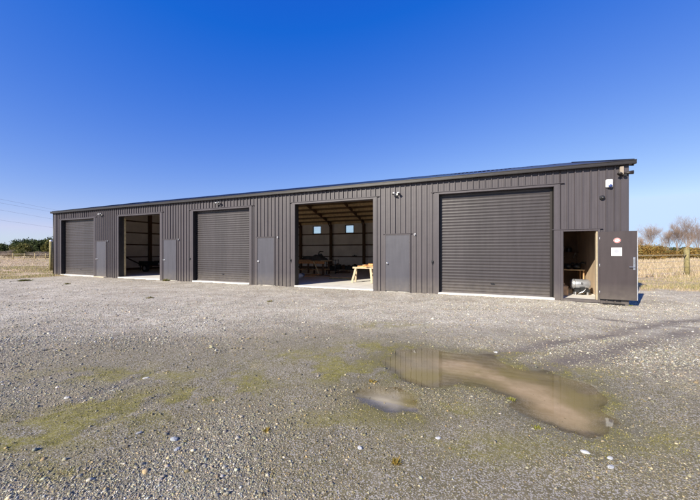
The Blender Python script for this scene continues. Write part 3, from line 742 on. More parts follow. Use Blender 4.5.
# side doors
def pa_door(a, b):
    fr = MB(); y0, y1 = -.036, -.004
    fr.box(a-.04, a, y0, .08, -.04, PH+.04, .003); fr.box(b, b+.04, y0, .08, -.04, PH+.04, .003); fr.box(a, b, y0, .08, PH, PH+.04, .003)
    f = fr.build('door_frame', M['trim'], shed)
    h = MB(); h.box(a-.1, b+.1, -.055, -.0, PH+.042, PH+.056, .003); h.build('head_flashing', M['trim'], f)
    d = MB(); d.box(a+.006, b-.006, -.024, .02, -.02, PH-.006, .004); dr = d.build('door', M['door'], shed)
    k = MB(); k.tube([(a+.075, -.024, 1.02), (a+.075, -.034, 1.02)], .04, 16); k.tube([(a+.075, -.034, 1.02), (a+.075, -.085, 1.02)], .013, 10)
    k.tube([(a+.075, -.06, 1.02), (a+.075, -.07, 1.02), (a+.075, -.095, 1.02), (a+.075, -.1, 1.02)], [.018, .03, .03, .02], 14)
    k.build('handle', M['steel'], dr, True)
    for z_ in (.25, 1.05, 1.85):
        q = MB(); q.tube([(b-.004, -.032, z_-.05), (b-.004, -.032, z_+.05)], .009, 8); q.build('hinge', M['trim'], dr, True)
for a, b in PA: pa_door(a, b)
# frame of the open door
a, b = RD
fr = MB(); fr.box(a-.08, a, -.045, .1, -.07, PH+.05, .004); fr.box(b, b+.055, -.04, .0, -.07, PH+.05, .004); fr.box(a, b, -.04, .1, PH, PH+.05, .004); fr.box(a, b, -.05, .12, -.08, .006, .004)
fr.box(a-.25+.001, a-.08-.001, -.037, 0, -.03, PH+.06, .004)
f = fr.build('door_frame', M['trim'], shed)
q = MB(); q.box(b-.03, b-.001, .0, .12, .006, PH); q.build('timber_jamb', M['timber_white'], f)
q = MB(); q.box(a-.3, b+.12, -.056, .0, PH+.055, PH+.07, .003); q.build('head_flashing', M['trim'], f)
# open leaf: hinged at b, thrown back nearly flat to the wall
hinge = bpy.data.objects.new('open_door', None)
leafm = MB(); W_ = .86
leafm.box(0, W_, -.02, .02, .05, 2.055, .003)
leaf = leafm.build('open_door', M['leaf'], shed); leaf['label'] = 'dark brown door thrown wide open against the wall, bearing a red ring sign and a notice'
bpy.data.objects.remove(hinge)
leaf.location = (b+.03, -.075, 0); leaf.rotation_euler = (0, 0, R(-5.0))
q = MB(); q.tube([(W_-.075, -.02, 1.02), (W_-.075, -.07, 1.02), (W_-.1, -.075, 1.02), (W_-.2, -.075, 1.02)], .011, 8); q.box(W_-.1, W_-.05, -.028, -.02, .93, 1.3, .004); q.box(W_-.088, W_-.06, -.05, -.028, 1.12, 1.27, .006); q.build('handle', M['steel'], leaf)
q = MB(); q.box(W_-.013, W_+.003, -.024, .024, .06, 2.045); q.build('edge_strip', M['galv'], leaf)
for z_ in (.25, 1.05, 1.85):
    q = MB(); q.tube([(-.005, -.026, z_-.05), (-.005, -.026, z_+.05)], .01, 8); q.build('hinge', M['galv'], leaf, True)
def disc(mb, cx, cz, r0, r1, y, n=36, a0=0, a1=360, sx=1.12):
    vs = []; 
    for i in range(n+1):
        t = R(a0+(a1-a0)*i/n)
        for rr in (r0, r1): vs.append((cx+math.cos(t)*rr*sx, y, cz+math.sin(t)*rr))
    mb.add(vs, [(2*i, 2*i+1, 2*i+3, 2*i+2) for i in range(n)])
q = MB(); disc(q, .40, 1.79, 0, .073, -.0222); sg = q.build('round_sign', M['paper'], leaf); sg['label'] = 'white oval sticker with a red ring and slash'
q = MB(); disc(q, .40, 1.79, .054, .070, -.0236); q.bar((.40-.047, -.0236, 1.79+.038), (.40+.047, -.0236, 1.79-.038), .002, .013); q.build('red_ring', M['red'], sg)
q = MB(); q.box(.365, .43, -.0232, -.0224, 1.783, 1.792); q.box(.436, .441, -.0232, -.0224, 1.783, 1.792); q.tube([(.436, -.0234, 1.796), (.441, -.0234, 1.812), (.43, -.0234, 1.823)], .003, 5); q.build('cigarette_mark', M['ink'], sg)
q = MB(); q.box(.27, .51, -.0225, -.0205, 1.34, 1.58); nt_ = q.build('notice', M['paper'], leaf); nt_['label'] = 'white square paper notice with faint grey print'
q = MB(); disc(q, .39, 1.475, 0, .055, -.0236, sx=1.)
for i in range(3): q.box(.365, .415, -.024, -.0228, 1.462+i*.012, 1.466+i*.012)
for i in range(4): q.box(.30, .48-.02*i, -.024, -.0228, 1.362+i*.018, 1.369+i*.018)
q.box(.31, .47, -.024, -.0228, 1.54, 1.548); q.build('print', M['ink'], nt_)
# added black strip standing in for the shade under the open leaf
q = MB(); q.box(b+.10, b+.62, -.13, -.04, -.10, -.07, .01); q.build('leaf_shade_strip', M['shade_black'], shed)
# roof
def roof_side(sgn):
    m = MB(); pr = rib_profile(0, U1-U0+.24); vs = []
    n0, z0 = (-.07, ZE+.055) if sgn < 0 else (D+.07, ZE+.055)
    nx_, nz_ = -sgn*0.0, 1
    for u, o in pr:
        vs += [(U0-.12+u, n0, z0+o), (U0-.12+u, RN, RZ+.06+o)]
    m.add(vs, [(2*i, 2*i+2, 2*i+3, 2*i+1) for i in range(len(pr)-1)])
    return m.build('roof', M['roof'], shed)
roof_side(-1); roof_side(1)
q = MB(); q.add([(U0-.13, RN-.2, RZ+.05), (U1+.13, RN-.2, RZ+.05), (U1+.13, RN, RZ+.115), (U0-.13, RN, RZ+.115), (U1+.13, RN+.2, RZ+.05), (U0-.13, RN+.2, RZ+.05)], [(0, 1, 2, 3), (3, 2, 4, 5)]); q.build('ridge_cap', M['roof'], shed)
for uu in (U0-.14, U1+.12):
    q = MB()
    for n0, n1 in ((-.08, RN), (D+.08, RN)):
        z0 = ZE+.0; q.bar((uu+.01, n0, z0+.03), (uu+.01, n1, RZ+.035), .022, .2)
    q.build('barge_flashing', M['gutter'], shed)
q = MB()   # box gutter as an open channel
g0, g1 = U0-.22, U1+.17
q.box(g0, g1, -.165, -.158, ZE-.025, ZE+.085); q.box(g0, g1, -.158, -.036, ZE-.025, ZE-.018); q.box(g0, g1, -.043, -.036, ZE-.018, ZE+.04); q.box(g0, g0+.008, -.158, -.043, ZE-.018, ZE+.07); q.box(g1-.008, g1, -.158, -.043, ZE-.018, ZE+.07)
q.box(g0, g1, -.178, -.165, ZE+.072, ZE+.09); q.box(g0+.003, g1-.003, -.172, -.165, ZE-.012, ZE-.006)
q.build('gutter', M['gutter'], shed)
# roof inside: underlay, purlins, rafters, posts, girts
for sgn in (-1, 1):
    n0 = .0 if sgn < 0 else D
    q = MB(); q.add([(U0+.03, n0, ZE+.02), (U1-.03, n0, ZE+.02), (U1-.03, RN, RZ+.02), (U0+.03, RN, RZ+.02)], [(0, 1, 2, 3)]); q.build('roof_underlay', M['underlay'], shed)
sl = (RZ-ZE)/RN
for sgn in (-1, 1):
    for k in range(8):
        d = .18+k*.87; n_ = d if sgn < 0 else D-d; z_ = ZE+sl*d
        q = MB(); q.bar((U0+.05, n_, z_-.10), (U1-.05, n_, z_-.10), .045, .19, (0, 0, 1)); q.build('purlin', M['timber_light'], shed)
frames = [11.33+3.05*k for k in range(-3, 7)]
for fu in frames:
    q = MB()
    for n0 in (.12, D-.12): q.bar((fu, n0, ZE-.12), (fu, RN, RZ-.16), .09, .20)
    q.build('rafter', M['rafter'], shed)
    q = MB(); q.box(fu-.1, fu+.1, D-.33, D-.12, 0, ZE-.2); q.build('post', M['timber_dark'], shed)
    q = MB(); q.bar((fu, D-.3, 3.45), (fu, D-.85, ZE+.0), .05, .09); q.build('knee_brace', M['timber_dark'], shed)
    if not any(a-.15 < fu < b+.15 for a, b in OPEN+PA+[RD]):
        q = MB(); q.box(fu-.08, fu+.08, .08, .24, 0, ZE-.2); q.build('post', M['timber_dark'], shed)
for z_ in (1.05, 2.05, 3.02, 3.95):
    q = MB(); q.box(U0+.06, U1-.06, D-.12, D-.076, z_-.045, z_+.045); q.build('girt', M['timber_dark'], shed)
    for uu, n0 in ((U0+.064, .25), (U1-.11, 3.6)):
        q = MB(); q.box(uu, uu+.045, n0, D-.13, z_-.045, z_+.045); q.build('girt', M['timber_dark'], shed)
q = MB(); q.box(U0+.06, U1-.06, D-.14, D-.05, 0, .168); q.box(U0+.061, U0+.14, .1, D-.14, 0, .168); q.build('bottom_plate', M['timber_dark'], shed)
for n_ in (3.2, RN-.2, 9.8):
    q = MB(); q.box(U0+.11, U0+.31, n_-.1, n_+.12, 0, gab(n_)-.2); q.build('post', M['timber_dark'], shed)
q = MB(); q.bar((U0+.13, 4.35, 1.05), (U0+.13, 6.2, .1), .05, .09); q.build('wall_brace', M['timber_dark'], shed)
# small latches and holdbacks on the cladding
def lw(u, n, z): return L2W(u, n, z)
def bay_lock(u, label):
    q = MB(); q.box(-.03, .03, -.06, -.036, 1.06, 1.15, .004); q.tube([(0, -.06, 1.1), (0, -.09, 1.1)], .02, 10); q.tube([(.0, -.05, 1.06), (0, -.05, 1.0)], .009, 6)
    o = q.build('key_switch', M['black'], None); o.location = lw(u, 0, 0); o.rotation_euler = (0, 0, ROT)
    tag(o, label, 'switch', 'key switches beside the big openings')
bay_lock(24.73, 'small dark key switch on the wall left of the rightmost roller door')
bay_lock(18.70, 'small dark key switch left of the bay holding timber and sawhorse')
bay_lock(12.68, 'small dark key switch left of the middle roller door')
def holdback(u, label):
    q = MB(); q.box(-.03, .03, -.05, -.036, 2.06, 2.14, .004); q.tube([(0, -.05, 2.1), (0, -.12, 2.1), (.0, -.13, 2.13)], .014, 8)
    o = q.build('door_catch', M['galv'], None); o.location = lw(u, 0, 0); o.rotation_euler = (0, 0, ROT); tag(o, label, 'catch', 'catches beside the side doors')
holdback(5.90, 'small catch beside top corner of the leftmost side door')
holdback(11.83, 'small catch at top corner of side door right of the empty bay')
holdback(18.03, 'small catch at top corner of side door left of the timber bay')
holdback(24.10, 'small catch at top corner of side door left of the widest roller door')

# lamps, sensor and camera on the wall
def floodlight(u, z, label):
    t = thing('floodlight', label, 'floodlight', lw(u, -.01, z), ROT, 'white twin floodlights high on the front wall'); t.scale = (.68, .68, .68)
    q = MB(); q.box(-.06, .06, -.06, -.03, -.05, .05, .006); q.tube([(0, -.06, -.01), (0, -.1, -.04), (0, -.13, -.07)], .02, 8); q.build('bracket', M['offwhite'], t)
    for s in (-1, 1):
        q = MB(); q.tube([(s*.05, -.06, .03), (s*.10, -.14, .07), (s*.115, -.165, .06), (s*.16, -.24, .0)], [.022, .03, .06, .07], 14); q.build('lamp_head', M['offwhite'], t, True)
        q = MB(); q.tube([(s*.16, -.24, .0), (s*.165, -.247, -.006)], [.062, .06], 14); q.build('lens', M['black'], t)
    q = MB(); q.box(-.045, .045, -.17, -.09, -.13, -.06, .015); q.build('sensor', M['black'], t)
floodlight(5.35, 3.68, 'white twin floodlight above the leftmost side door')
floodlight(14.62, 3.80, 'white twin floodlight above the middle roller door')
floodlight(23.42, 3.62, 'white twin floodlight above the side door next to the widest roller door')
t = thing('twin_floodlight', 'brown and beige floodlight pair at the right end of the gutter', 'floodlight', lw(30.16, -.01, 3.84), ROT); t.scale = (.78, .78, .78)
q = MB(); q.box(-.07, .05, -.13, -.034, -.16, .14, .012); q.build('mount', M['beige'], t)
q = MB(); q.tube([(-.12, -.22, -.16), (-.1, -.2, -.13), (.0, -.12, -.12)], [.075, .06, .02], 12); q.build('lamp_head', M['gutter'], t, True)
q = MB(); q.tube([(.32, -.14, -.11), (.18, -.12, -.11), (.02, -.1, -.12)], [.07, .06, .025], 12); q.build('lamp_head', M['gutter'], t, True)
q = MB(); q.box(.02, .12, -.2, -.1, -.24, -.15, .02); q.build('sensor', M['black'], t)
t = thing('alarm_box', 'white square alarm box with blue lens high on the right end wall', 'alarm', lw(29.86, 0, 3.47), ROT)
q = MB(); q.box(-.085, .085, -.1, -.03, -.1, .13, .015); q.build('housing', M['white'], t)
q = MB(); q.ball((.02, -.105, -.06), .05, (1, .6, 1), 12); q.build('lens', M['lens'], t, True)
t = thing('camera_dome', 'small black dome camera below and left of the white alarm box', 'camera', lw(29.70, 0, 3.08), ROT)
q = MB(); q.tube([(0, -.0, 0), (0, -.06, 0)], .065, 16); q.build('base', M['black'], t, True)
q = MB(); q.ball((.01, -.06, -.005), .045, (1, 1, 1), 12); q.build('dome', M['black'], t, True)

# ------------------------------------------------------------------ things inside the timber bay
def lthing(name, label, cat, u, n, rz=0, group=None, z=0): return thing(name, label, cat, L2W(u, n, z), ROT+R(rz), group)
def lu(px, n):     # u at depth n behind the front wall seen at photo column px
    r_ = (px-HX)/F; c0 = L2W(0, n); return (r_*c0[1]-c0[0])/(UX-r_*UY)
def sawhorse(u, n, rz, label, L_=1.0, m='timber_white'):
    t = lthing('sawhorse', label, 'sawhorse', u, n, rz)
    q = MB(); q.box(-L_/2, L_/2, -.05, .05, .66, .74, .005); q.build('beam', M[m], t)
    for sx in (-1, 1):
        for sy in (-1, 1):
            q = MB(); q.bar((sx*(L_/2-.16), sy*.04, .68), (sx*(L_/2-.04), sy*.28, 0), .09, .045, (0, 1, 0)); q.build('leg', M[m], t)
        q = MB(); q.bar((sx*(L_/2-.1), -.16, .35), (sx*(L_/2-.1), .16, .35), .03, .09); q.build('brace', M[m], t)
    return t
nS = 2.35
sawhorse((lu(353, nS)+lu(374, nS))/2, nS, 4, 'pale pine sawhorse loaded with offcuts at the right of the open bay', 1.05)
k = 0
for dx, dz, rz, L_, w, h, mt in ((-.14, .742, 10, .3, .1, .05, 'timber_orange'), (.10, .742, -35, .34, .12, .06, 'timber_orange'), (.34, .742, 20, .3, .14, .07, 'timber_mid'), (.2, .806, 55, .32, .1, .05, 'timber_orange'), (.38, .816, -10, .24, .12, .08, 'timber_orange'), (.02, .804, -60, .22, .09, .04, 'timber_white')):
    q = MB(); q.box(-L_/2, L_/2, -w/2, w/2, 0, h, .004); o = q.build('timber_offcut', M[mt]); p = L2W(lu(363.5, nS)+dx, nS, dz); o.location = p; o.rotation_euler = (0, 0, ROT+R(rz))
    tag(o, ['orange offcut at the left of the sawhorse top', 'orange offcut at the middle of the sawhorse beam', 'brown block under the right pile on the sawhorse', 'orange offcut lying across the others on the sawhorse', 'topmost orange block at the right end of the sawhorse', 'pale offcut balanced on the left orange pieces on the sawhorse'][k], 'offcut', 'timber offcuts on the sawhorse'); k += 1
# plank stack on the floor
t0 = (lu(343, 3.6), 3.6)
for i, (dz, dn, L_, rz) in enumerate(((0, 0, 1.5, 14), (0, .2, 1.4, 12), (.05, .08, 1.45, 16))):
    q = MB(); q.box(-L_/2, L_/2, -.08, .08, 0, .048, .003); o = q.build('plank', M['timber_mid' if i else 'moss_post']); o.location = L2W(t0[0], t0[1]+dn, dz+.001); o.rotation_euler = (0, 0, ROT+R(rz))
    tag(o, ['greenish plank on the slab at the edge of the sunlight', 'brown plank lying behind the greenish plank on the slab', 'short plank stacked on top of two planks on the slab'][i], 'plank', 'planks on the slab of the open bay')
# workbench
nB = 6.3; ua, ub = lu(295.5, nB), lu(328, nB); cu = (ua+ub)/2; hl = (ub-ua)/2
t = lthing('workbench', 'long rough timber workbench in the shade at the left of the open bay', 'workbench', cu, nB)
q = MB(); q.box(-hl, hl, -.5, .5, .84, .9, .004); q.build('top', M['timber_mid'], t)
q = MB(); q.box(-hl+.02, hl-.02, -.485, -.44, .70, .838); q.build('apron', M['timber_orange'], t)
for sx in (-1, 0, 1):
    for sy in (-1, 1):
        q = MB(); q.box(sx*(hl-.15)-.05, sx*(hl-.15)+.05, sy*.4-.04, sy*.4+.04, 0, .838); q.build('leg', M['timber_dark'], t)
q = MB(); q.box(-hl+.2, hl-.2, -.35, .38, .28, .32); q.build('shelf', M['timber_mid'], t)
q = MB(); q.bar((hl-.75, -.53, .86), (hl-.2, -.75, 0), .07, .04, (0, 1, 0)); q.build('leaning_prop', M['timber_light'], t)
# dark load on the bench
def lumpy(name, m, u, n, z, sx, sy, sz, label, cat, seed, k=22):
    vs = []; fs = []
    for j in range(k+1):
        for i in range(k+1):
            a, b = i/k*2-1, j/k*2-1; ed = max(abs(a), abs(b)); hh = sz*(1-ed**6)*(.65+.6*mnoise.noise(Vector((a*2.2, b*2.2, seed))))
            vs.append((a*sx, b*sy, max(0, hh)))
    for j in range(k):
        for i in range(k): p = j*(k+1)+i; fs.append((p, p+1, p+k+2, p+k+1))
    q = MB(); q.add(vs, fs); q.add([(-sx, -sy, 0), (sx, -sy, 0), (sx, sy, 0), (-sx, sy, 0)], [(3, 2, 1, 0)]); o = q.build(name, m, None, True); o.location = L2W(u, n, z); o.rotation_euler = (0, 0, ROT); return tag(o, label, cat)
lumpy('tarpaulin', M['darkcloth'], cu+.15, nB+.1, .901, hl*.72, .36, .42, 'dark crumpled tarpaulin over a load on the workbench', 'tarpaulin', 3.3)
q = MB(); q.box(-.14, .14, -.1, .1, 0, .12, .02); q.tube([(-.1, 0, .13), (0, 0, .26), (.22, .02, .24)], .03, 8); o = q.build('power_saw', M['black'], None); o.location = L2W(lu(320, nB), nB, 1.23); o.rotation_euler = (0, 0, ROT+.4); tag(o, 'dark power saw on top of the tarpaulin on the bench', 'saw')
# stores under and before the bench
for i, (px, n, rz, L_, mt, z_) in enumerate(((305, 5.0, 5, 1.7, 'timber_mid', 0), (310, 5.1, -8, 1.5, 'timber_orange', .06), (303, 4.8, 14, 1.2, 'timber_white', .12), (315, 5.3, 2, 1.9, 'timber_dark', 0), (322, 6.2, 30, 1.0, 'timber_mid', .325))):
    q = MB(); q.box(-L_/2, L_/2, -.1, .1, 0, .05, .003); o = q.build('board', M[mt]); o.location = L2W(lu(px, n), n, z_+.001); o.rotation_euler = (0, 0, ROT+R(rz))
    tag(o, ['brown board lowest in the heap before the workbench', 'orange board across the heap before the workbench', 'pale short board on top of the heap before the workbench', 'dark board lying right of the heap before the workbench', 'short board on the workbench shelf'][i], 'board', 'boards round the workbench')
q = MB(); q.ball((0, 0, .13), .17, (1.3, .9, .8), 12, .25); o = q.build('sack', M['white'], None, True); o.location = L2W(lu(299.2, 3.3), 3.3, 0); tag(o, 'small white sack just inside the left jamb of the timber bay', 'sack')
q = MB(); q.ball((0, 0, .13), .15, (1.2, 1., .8), 12, .3); o = q.build('sack', mat('blue_sack', (.16, .2, .32), .7, .2), None, True); o.location = L2W(lu(302, 3.9), 3.9, 0); tag(o, 'dull blue sack behind the white sack in the timber bay', 'sack')
for i, (px, n, rz, L_, mt, z_, lb) in enumerate(((300, 6.0, 3, 1.6, 'timber_orange', .901, 'orange board lying along the left end of the workbench top'), (325, 6.05, -12, 1.1, 'timber_white', .901, 'pale board lying on the right end of the workbench top'), (308, 4.4, 60, .9, 'timber_orange', 0, 'short orange board lying crosswise nearest the sunlit slab'), (319, 5.9, 85, 1.2, 'timber_white', 0, 'pale board lying endwise before the workbench legs'), (327, 4.9, -25, .7, 'timber_mid', 0, 'short brown board alone on the slab right of the heap'))):
    q = MB(); q.box(-L_/2, L_/2, -.07, .07, 0, .045, .003); o = q.build('board', M[mt]); o.location = L2W(lu(px, n), n, z_+.001); o.rotation_euler = (0, 0, ROT+R(rz)); tag(o, lb, 'board', 'boards round the workbench')
# dark machine right of bench
t = lthing('trolley', 'dark trolley standing at the right end of the workbench', 'trolley', lu(332.5, 7.2), 7.2)
for sx in (-1, 1):
    for sy in (-1, 1):
        q = MB(); q.tube([(sx*.32, sy*.25, .0), (sx*.32, sy*.25, .95)], .025, 8); q.build('upright', M['black'], t)
for z_ in (.2, .6, .9):
    q = MB(); q.box(-.35, .35, -.28, .28, z_, z_+.03); q.build('shelf', M['timber_dark'], t)
q = MB(); q.box(-.25, .2, -.2, .2, .231, .5, .02); q.build('crate', M['black'], t)
# things along the back wall
boxes = [(338, 11.9, .5, .4, 'black', 'black low bin against the back wall left of centre'), (343.5, 12.1, .35, .3, 'timber_dark', 'small brown crate against the back wall'), (349, 11.8, .55, .28, 'darkcloth', 'dark crate against the back wall right of centre'), (355, 12.0, .4, .36, 'black', 'tall black crate by the back wall near the right post')]
for px, n, w, h, mt, lb in boxes:
    t = lthing('storage_bin', lb, 'bin', lu(px, n), n, rnd.uniform(-15, 15), 'bins along the back wall')
    q = MB(); q.box(-w/2, w/2, -.2, .2, 0, h, .015); q.box(-w/2-.015, w/2+.015, -.215, .215, h, h+.03, .01); q.build('body', M[mt], t)
    q = MB(); q.box(-w/5, w/5, -.12, .12, h+.03, h+.11, .02); q.build('lid_load', M['timber_dark'], t)
q = MB(); q.box(-.5, .5, -.2, .2, 0, .09, .01); q.box(-.2, .3, -.1, .12, .09, .16, .01); o = q.build('timber_bundle', M['timber_dark']); o.location = L2W(lu(343, 8.2), 8.2, .001); o.rotation_euler = (0, 0, ROT+.2); tag(o, 'dark bundle of timber on the bay floor beyond the sawhorse', 'timber')
q = MB(); q.box(-.2, .2, -.05, .05, 0, .05, .01); q.ball((0, 0, .06), .05, n=8); o = q.build('hand_tool', M['black']); o.location = L2W(lu(354.5, D-.15), D-.13, 1.1); o.rotation_euler = (0, 0, ROT); tag(o, 'dark hand tool lying on the lowest back wall rail', 'tool')
# empty bay: flatbed trailer in the gloom
nT = 4.4; t = lthing('utility_trailer', 'low dark utility trailer in the shade of the second bay', 'trailer', lu(153, nT)+.3, nT, 0)
q = MB(); q.box(-1., 1.1, -.6, .6, .42, .48); q.build('deck', M['timber_dark'], t)
for sy in (-1, 1):
    q = MB(); q.box(-1., 1.1, sy*.6-.02, sy*.6+.02, .48, .78, .004); q.build('side_board', M['black'], t)
    q = MB(); q.tube([(.0, sy*.68, .28), (.0, sy*.86, .28)], .28, 20); w_ = q.build('wheel', M['black'], t); q = MB(); q.tube([(.0, sy*.86, .28), (0, sy*.868, .28)], .15, 14); q.build('rim', M['galv'], w_)
q = MB(); q.tube([(0, -.68, .28), (0, .68, .28)], .03, 8); q.build('axle', M['black'], t)
q = MB(); q.bar((-1., 0, .45), (-1.9, 0, .42), .07, .07); q.tube([(-1.75, 0, .42), (-1.75, 0, .02)], .025, 8); q.build('drawbar', M['black'], t)
q = MB(); q.box(-.15, .35, -.2, .2, 0, .16, .01); o = q.build('box', M['white']); o.location = L2W(lu(155, nT)+.25, nT-.1, .481); o.rotation_euler = (0, 0, ROT); tag(o, 'pale box on the trailer in the second bay', 'box')
# end room
nT = 1.25; t = lthing('air_tank', 'silver horizontal tank machine inside the open end door', 'air tank', lu(581, nT)-.02, nT)
q = MB(); q.tube([(-.30, 0, .36), (-.28, 0, .36), (-.22, 0, .36), (.2, 0, .36), (.26, 0, .36), (.28, 0, .36)], [.06, .135, .165, .165, .135, .06], 24); q.build('tank', M['tank'], t, True)
q = MB(); q.tube([(-.21, 0, .36), (-.17, 0, .36)], .169, 24); q.build('band', M['galv'], t, True)
q = MB(); q.box(-.2, .25, -.14, .14, .08, .2, .02); q.box(-.05, .12, -.2, -.13, .1, .26, .015); q.build('motor_base', M['black'], t)
for sx in (-1, 1):
    q = MB(); q.bar((sx*.17, -.14, .05), (sx*.17, .14, .05), .04, .1); q.build('foot', M['galv'], t)
q = MB(); q.tube([(.0, -.165, .4), (.0, -.19, .4)], .035, 14); q.tube([(.1, -.15, .3), (.1, -.2, .22), (.02, -.22, .12), (-.1, -.2, .05)], .012, 6); q.build('gauge', M['steel'], t)
nT = 2.5; t = lthing('side_table', 'small dark table behind the silver tank in the end room', 'table', lu(570, nT)+.05, nT)
q = MB(); q.box(-.36, .36, -.25, .25, .77, .80, .004); q.build('top', M['timber_light'], t)
for sx in (-1, 1):
    for sy in (-1, 1):
        q = MB(); q.box(sx*.32-.02, sx*.32+.02, sy*.21-.02, sy*.21+.02, 0, .77); q.build('leg', M['timber_mid'], t)
def tool(name, px, n, z, r, lb, cat):
    q = MB(); q.ball((0, 0, r), r, (1.2, .9, 1), 10, .4); q.tube([(0, 0, r), (r*1.2, -r*.5, r*2.2), (r*2, -r, r*1.9)], r*.3, 6); q.tube([(0, 0, r), (-r, 0, r*1.9)], r*.25, 6)
    o = q.build(name, M['black'], None, True); o.location = L2W(lu(px, n), n, z); o.rotation_euler = (0, 0, ROT); tag(o, lb, cat)
tool('cable_reel', 568, 2.5, .80, .11, 'dark coiled cable on the left of the small table', 'cable')
tool('power_drill', 577, 2.4, .80, .12, 'black power tool on the right of the small table', 'tool')
q = MB(); q.tube([(0, 0, 0), (.03, -.02, -.2), (.0, 0, -.42), (-.08, 0, -.2), (0, 0, 0)], .02, 6); o = q.build('hanging_hose', M['black']); o.location = L2W(29.2, 3.47, 1.9); o.rotation_euler = (0, 0, ROT); tag(o, 'dark hose hanging on the back wall of the end room', 'hose')
t = lthing('wall_shelf', 'dark shelf of tins on the back wall of the end room', 'shelf', 29.3, 3.34, z=1.42)
q = MB(); q.box(-.6, .6, -.15, .15, 0, .03); q.build('board', M['timber_dark'], t)
for sx in (-.5, .5):
    q = MB(); q.bar((sx, .13, -.22), (sx, -.12, -.01), .03, .03); q.build('bracket', M['galv'], t)
for k_, (dx, r_, h_, mt, lb) in enumerate(((-.45, .08, .2, 'galv', 'grey tin at the left end of the wall shelf'), (-.2, .1, .14, 'timber_orange', 'orange brown tin second from left on the wall shelf'), (.08, .07, .24, 'white', 'tall white tin in the middle of the wall shelf'), (.32, .09, .16, 'black', 'black tin at the right of the wall shelf'))):
    q = MB(); q.tube([(0, 0, 0), (0, 0, h_-.02), (0, 0, h_)], [r_, r_, r_*.9], 14); o = q.build('tin', M[mt]); o.location = L2W(29.3+dx, 3.34, 1.451); tag(o, lb, 'tin', 'tins on the wall shelf')
q = MB(); q.box(-.16, .16, -.3, .3, 0, .34, .02); q.box(-.1, .1, -.2, .2, .34, .42, .03); o = q.build('cardboard_box', M['timber_mid']); o.location = L2W(28.82, .95, .001); o.rotation_euler = (0, 0, ROT+.1); tag(o, 'brown cardboard box by the left wall of the end room', 'box')
q = MB(); q.tube([(0, 0, 0), (.05, .05, .7), (.1, .1, 1.5)], .015, 8); q.box(-.16, .16, -.02, .03, 0, .08, .01); o = q.build('broom', M['timber_dark']); o.location = L2W(28.9, 1.6, .001); o.rotation_euler = (0, 0, ROT-.2); tag(o, 'dark broom leaning on the left wall of the end room', 'broom')
nT = 2.3
q = MB(); q.box(-.2, .2, -.15, .15, 0, .25, .02); o = q.build('tool_case', M['timber_dark']); o.location = L2W(29.0, 1.9, .001); o.rotation_euler = (0, 0, ROT); tag(o, 'brown case on the floor under the small table in the end room', 'case')

# ------------------------------------------------------------------ fences
def fence(name, label, pts, post_h, post_r, mt, rails, spacing=None, group=None):
    t = thing(name, label, 'fence', (pts[0][0], pts[0][1], 0), 0, group)
    o = Vector((pts[0][0], pts[0][1], 0))
    for i, (x_, y_, hh, rr) in enumerate(pts):
        q = MB(); p = Vector((x_, y_, GZ))-o; lx = rnd.uniform(-.03, .03)
        q.tube([p+Vector((0, 0, -.1)), p+Vector((lx*.5, 0, hh*.5)), p+Vector((lx, 0, hh-.02)), p+Vector((lx, 0, hh))], [rr*1.06, rr, rr*.96, rr*.8], 10); q.build('post', mt, t, True)
    for i in range(len(pts)-1):
        a = Vector((pts[i][0], pts[i][1], GZ))-o; b = Vector((pts[i+1][0], pts[i+1][1], GZ))-o
        for z_, w, h, name_, mm in rails:
            q = MB(); zs = Vector((0, 0, z_))
            if name_ == 'rail': q.bar(a+zs, b+zs, w, h)
            else: q.tube([a+zs, (a+b)/2+zs-Vector((0, 0, .02)), b+zs], w, 4)
            q.build(name_, mm, t)
    return t
def gp(px, py): X_, Y_ = P(px, py); return X_, Y_
pA = gp(634, 281.5); pB = gp(687, 276.0)
dx, dy = pB[0]-pA[0], pB[1]-pA[1]
pts = [(pA[0]-dx*.9, pA[1]-dy*.9, 1.25, .06), (pA[0], pA[1], 1.35, .05), (pB[0], pB[1], 1.72, .13), (pB[0]+dx*1.0, pB[1]+dy*1., 1.3, .06), (pB[0]+dx*2.0, pB[1]+dy*2., 1.3, .06)]
fence('field_fence', 'mossy post and rail fence with a stout yellow-green post right of the shed', pts, 1.3, .06, M['moss_post'],
      [(1.32, .05, .05, 'rail', M['grey_post']), (.95, .006, 0, 'wire', M['wire']), (.6, .006, 0, 'wire', M['wire']), (.3, .006, 0, 'wire', M['wire'])])
# left: strainer post with pale cap beside the shed, and a far paddock fence
q = MB(); X_, Y_, _z = at(51.0, 260, 24.6); q.tube([(0, 0, -.1), (0, 0, .9), (0, 0, 2.3)], [.115, .11, .105], 12); o = q.build('strainer_post', M['moss_post'], None, True); o.location = (X_, Y_, GZ)
tag(o, 'tall yellow-green mossy post just left of the shed', 'post')
q = MB(); q.ball((0, 0, 2.37), .10, (1, 1, .9), 10); q.build('cap', M['white'], o, True)
Zf = 62.; xs = [at(px, 256, Zf) for px in (-30, -15, 0, 13, 26, 38, 50, 62)]
pts = [(p[0], Zf-abs(i-3)*.3, 1.25, .07) for i, p in enumerate(xs)]
fence('paddock_fence', 'weathered pale rail fence along the far side of the left field', pts, 1.2, .06, M['grey_post'],
      [(1.1, .05, .08, 'rail', mat('pale_rail', (.36, .30, .25), .8, .2)), (.7, .03, .05, 'rail', M['grey_post']), (.3, .03, .05, 'rail', M['grey_post'])])

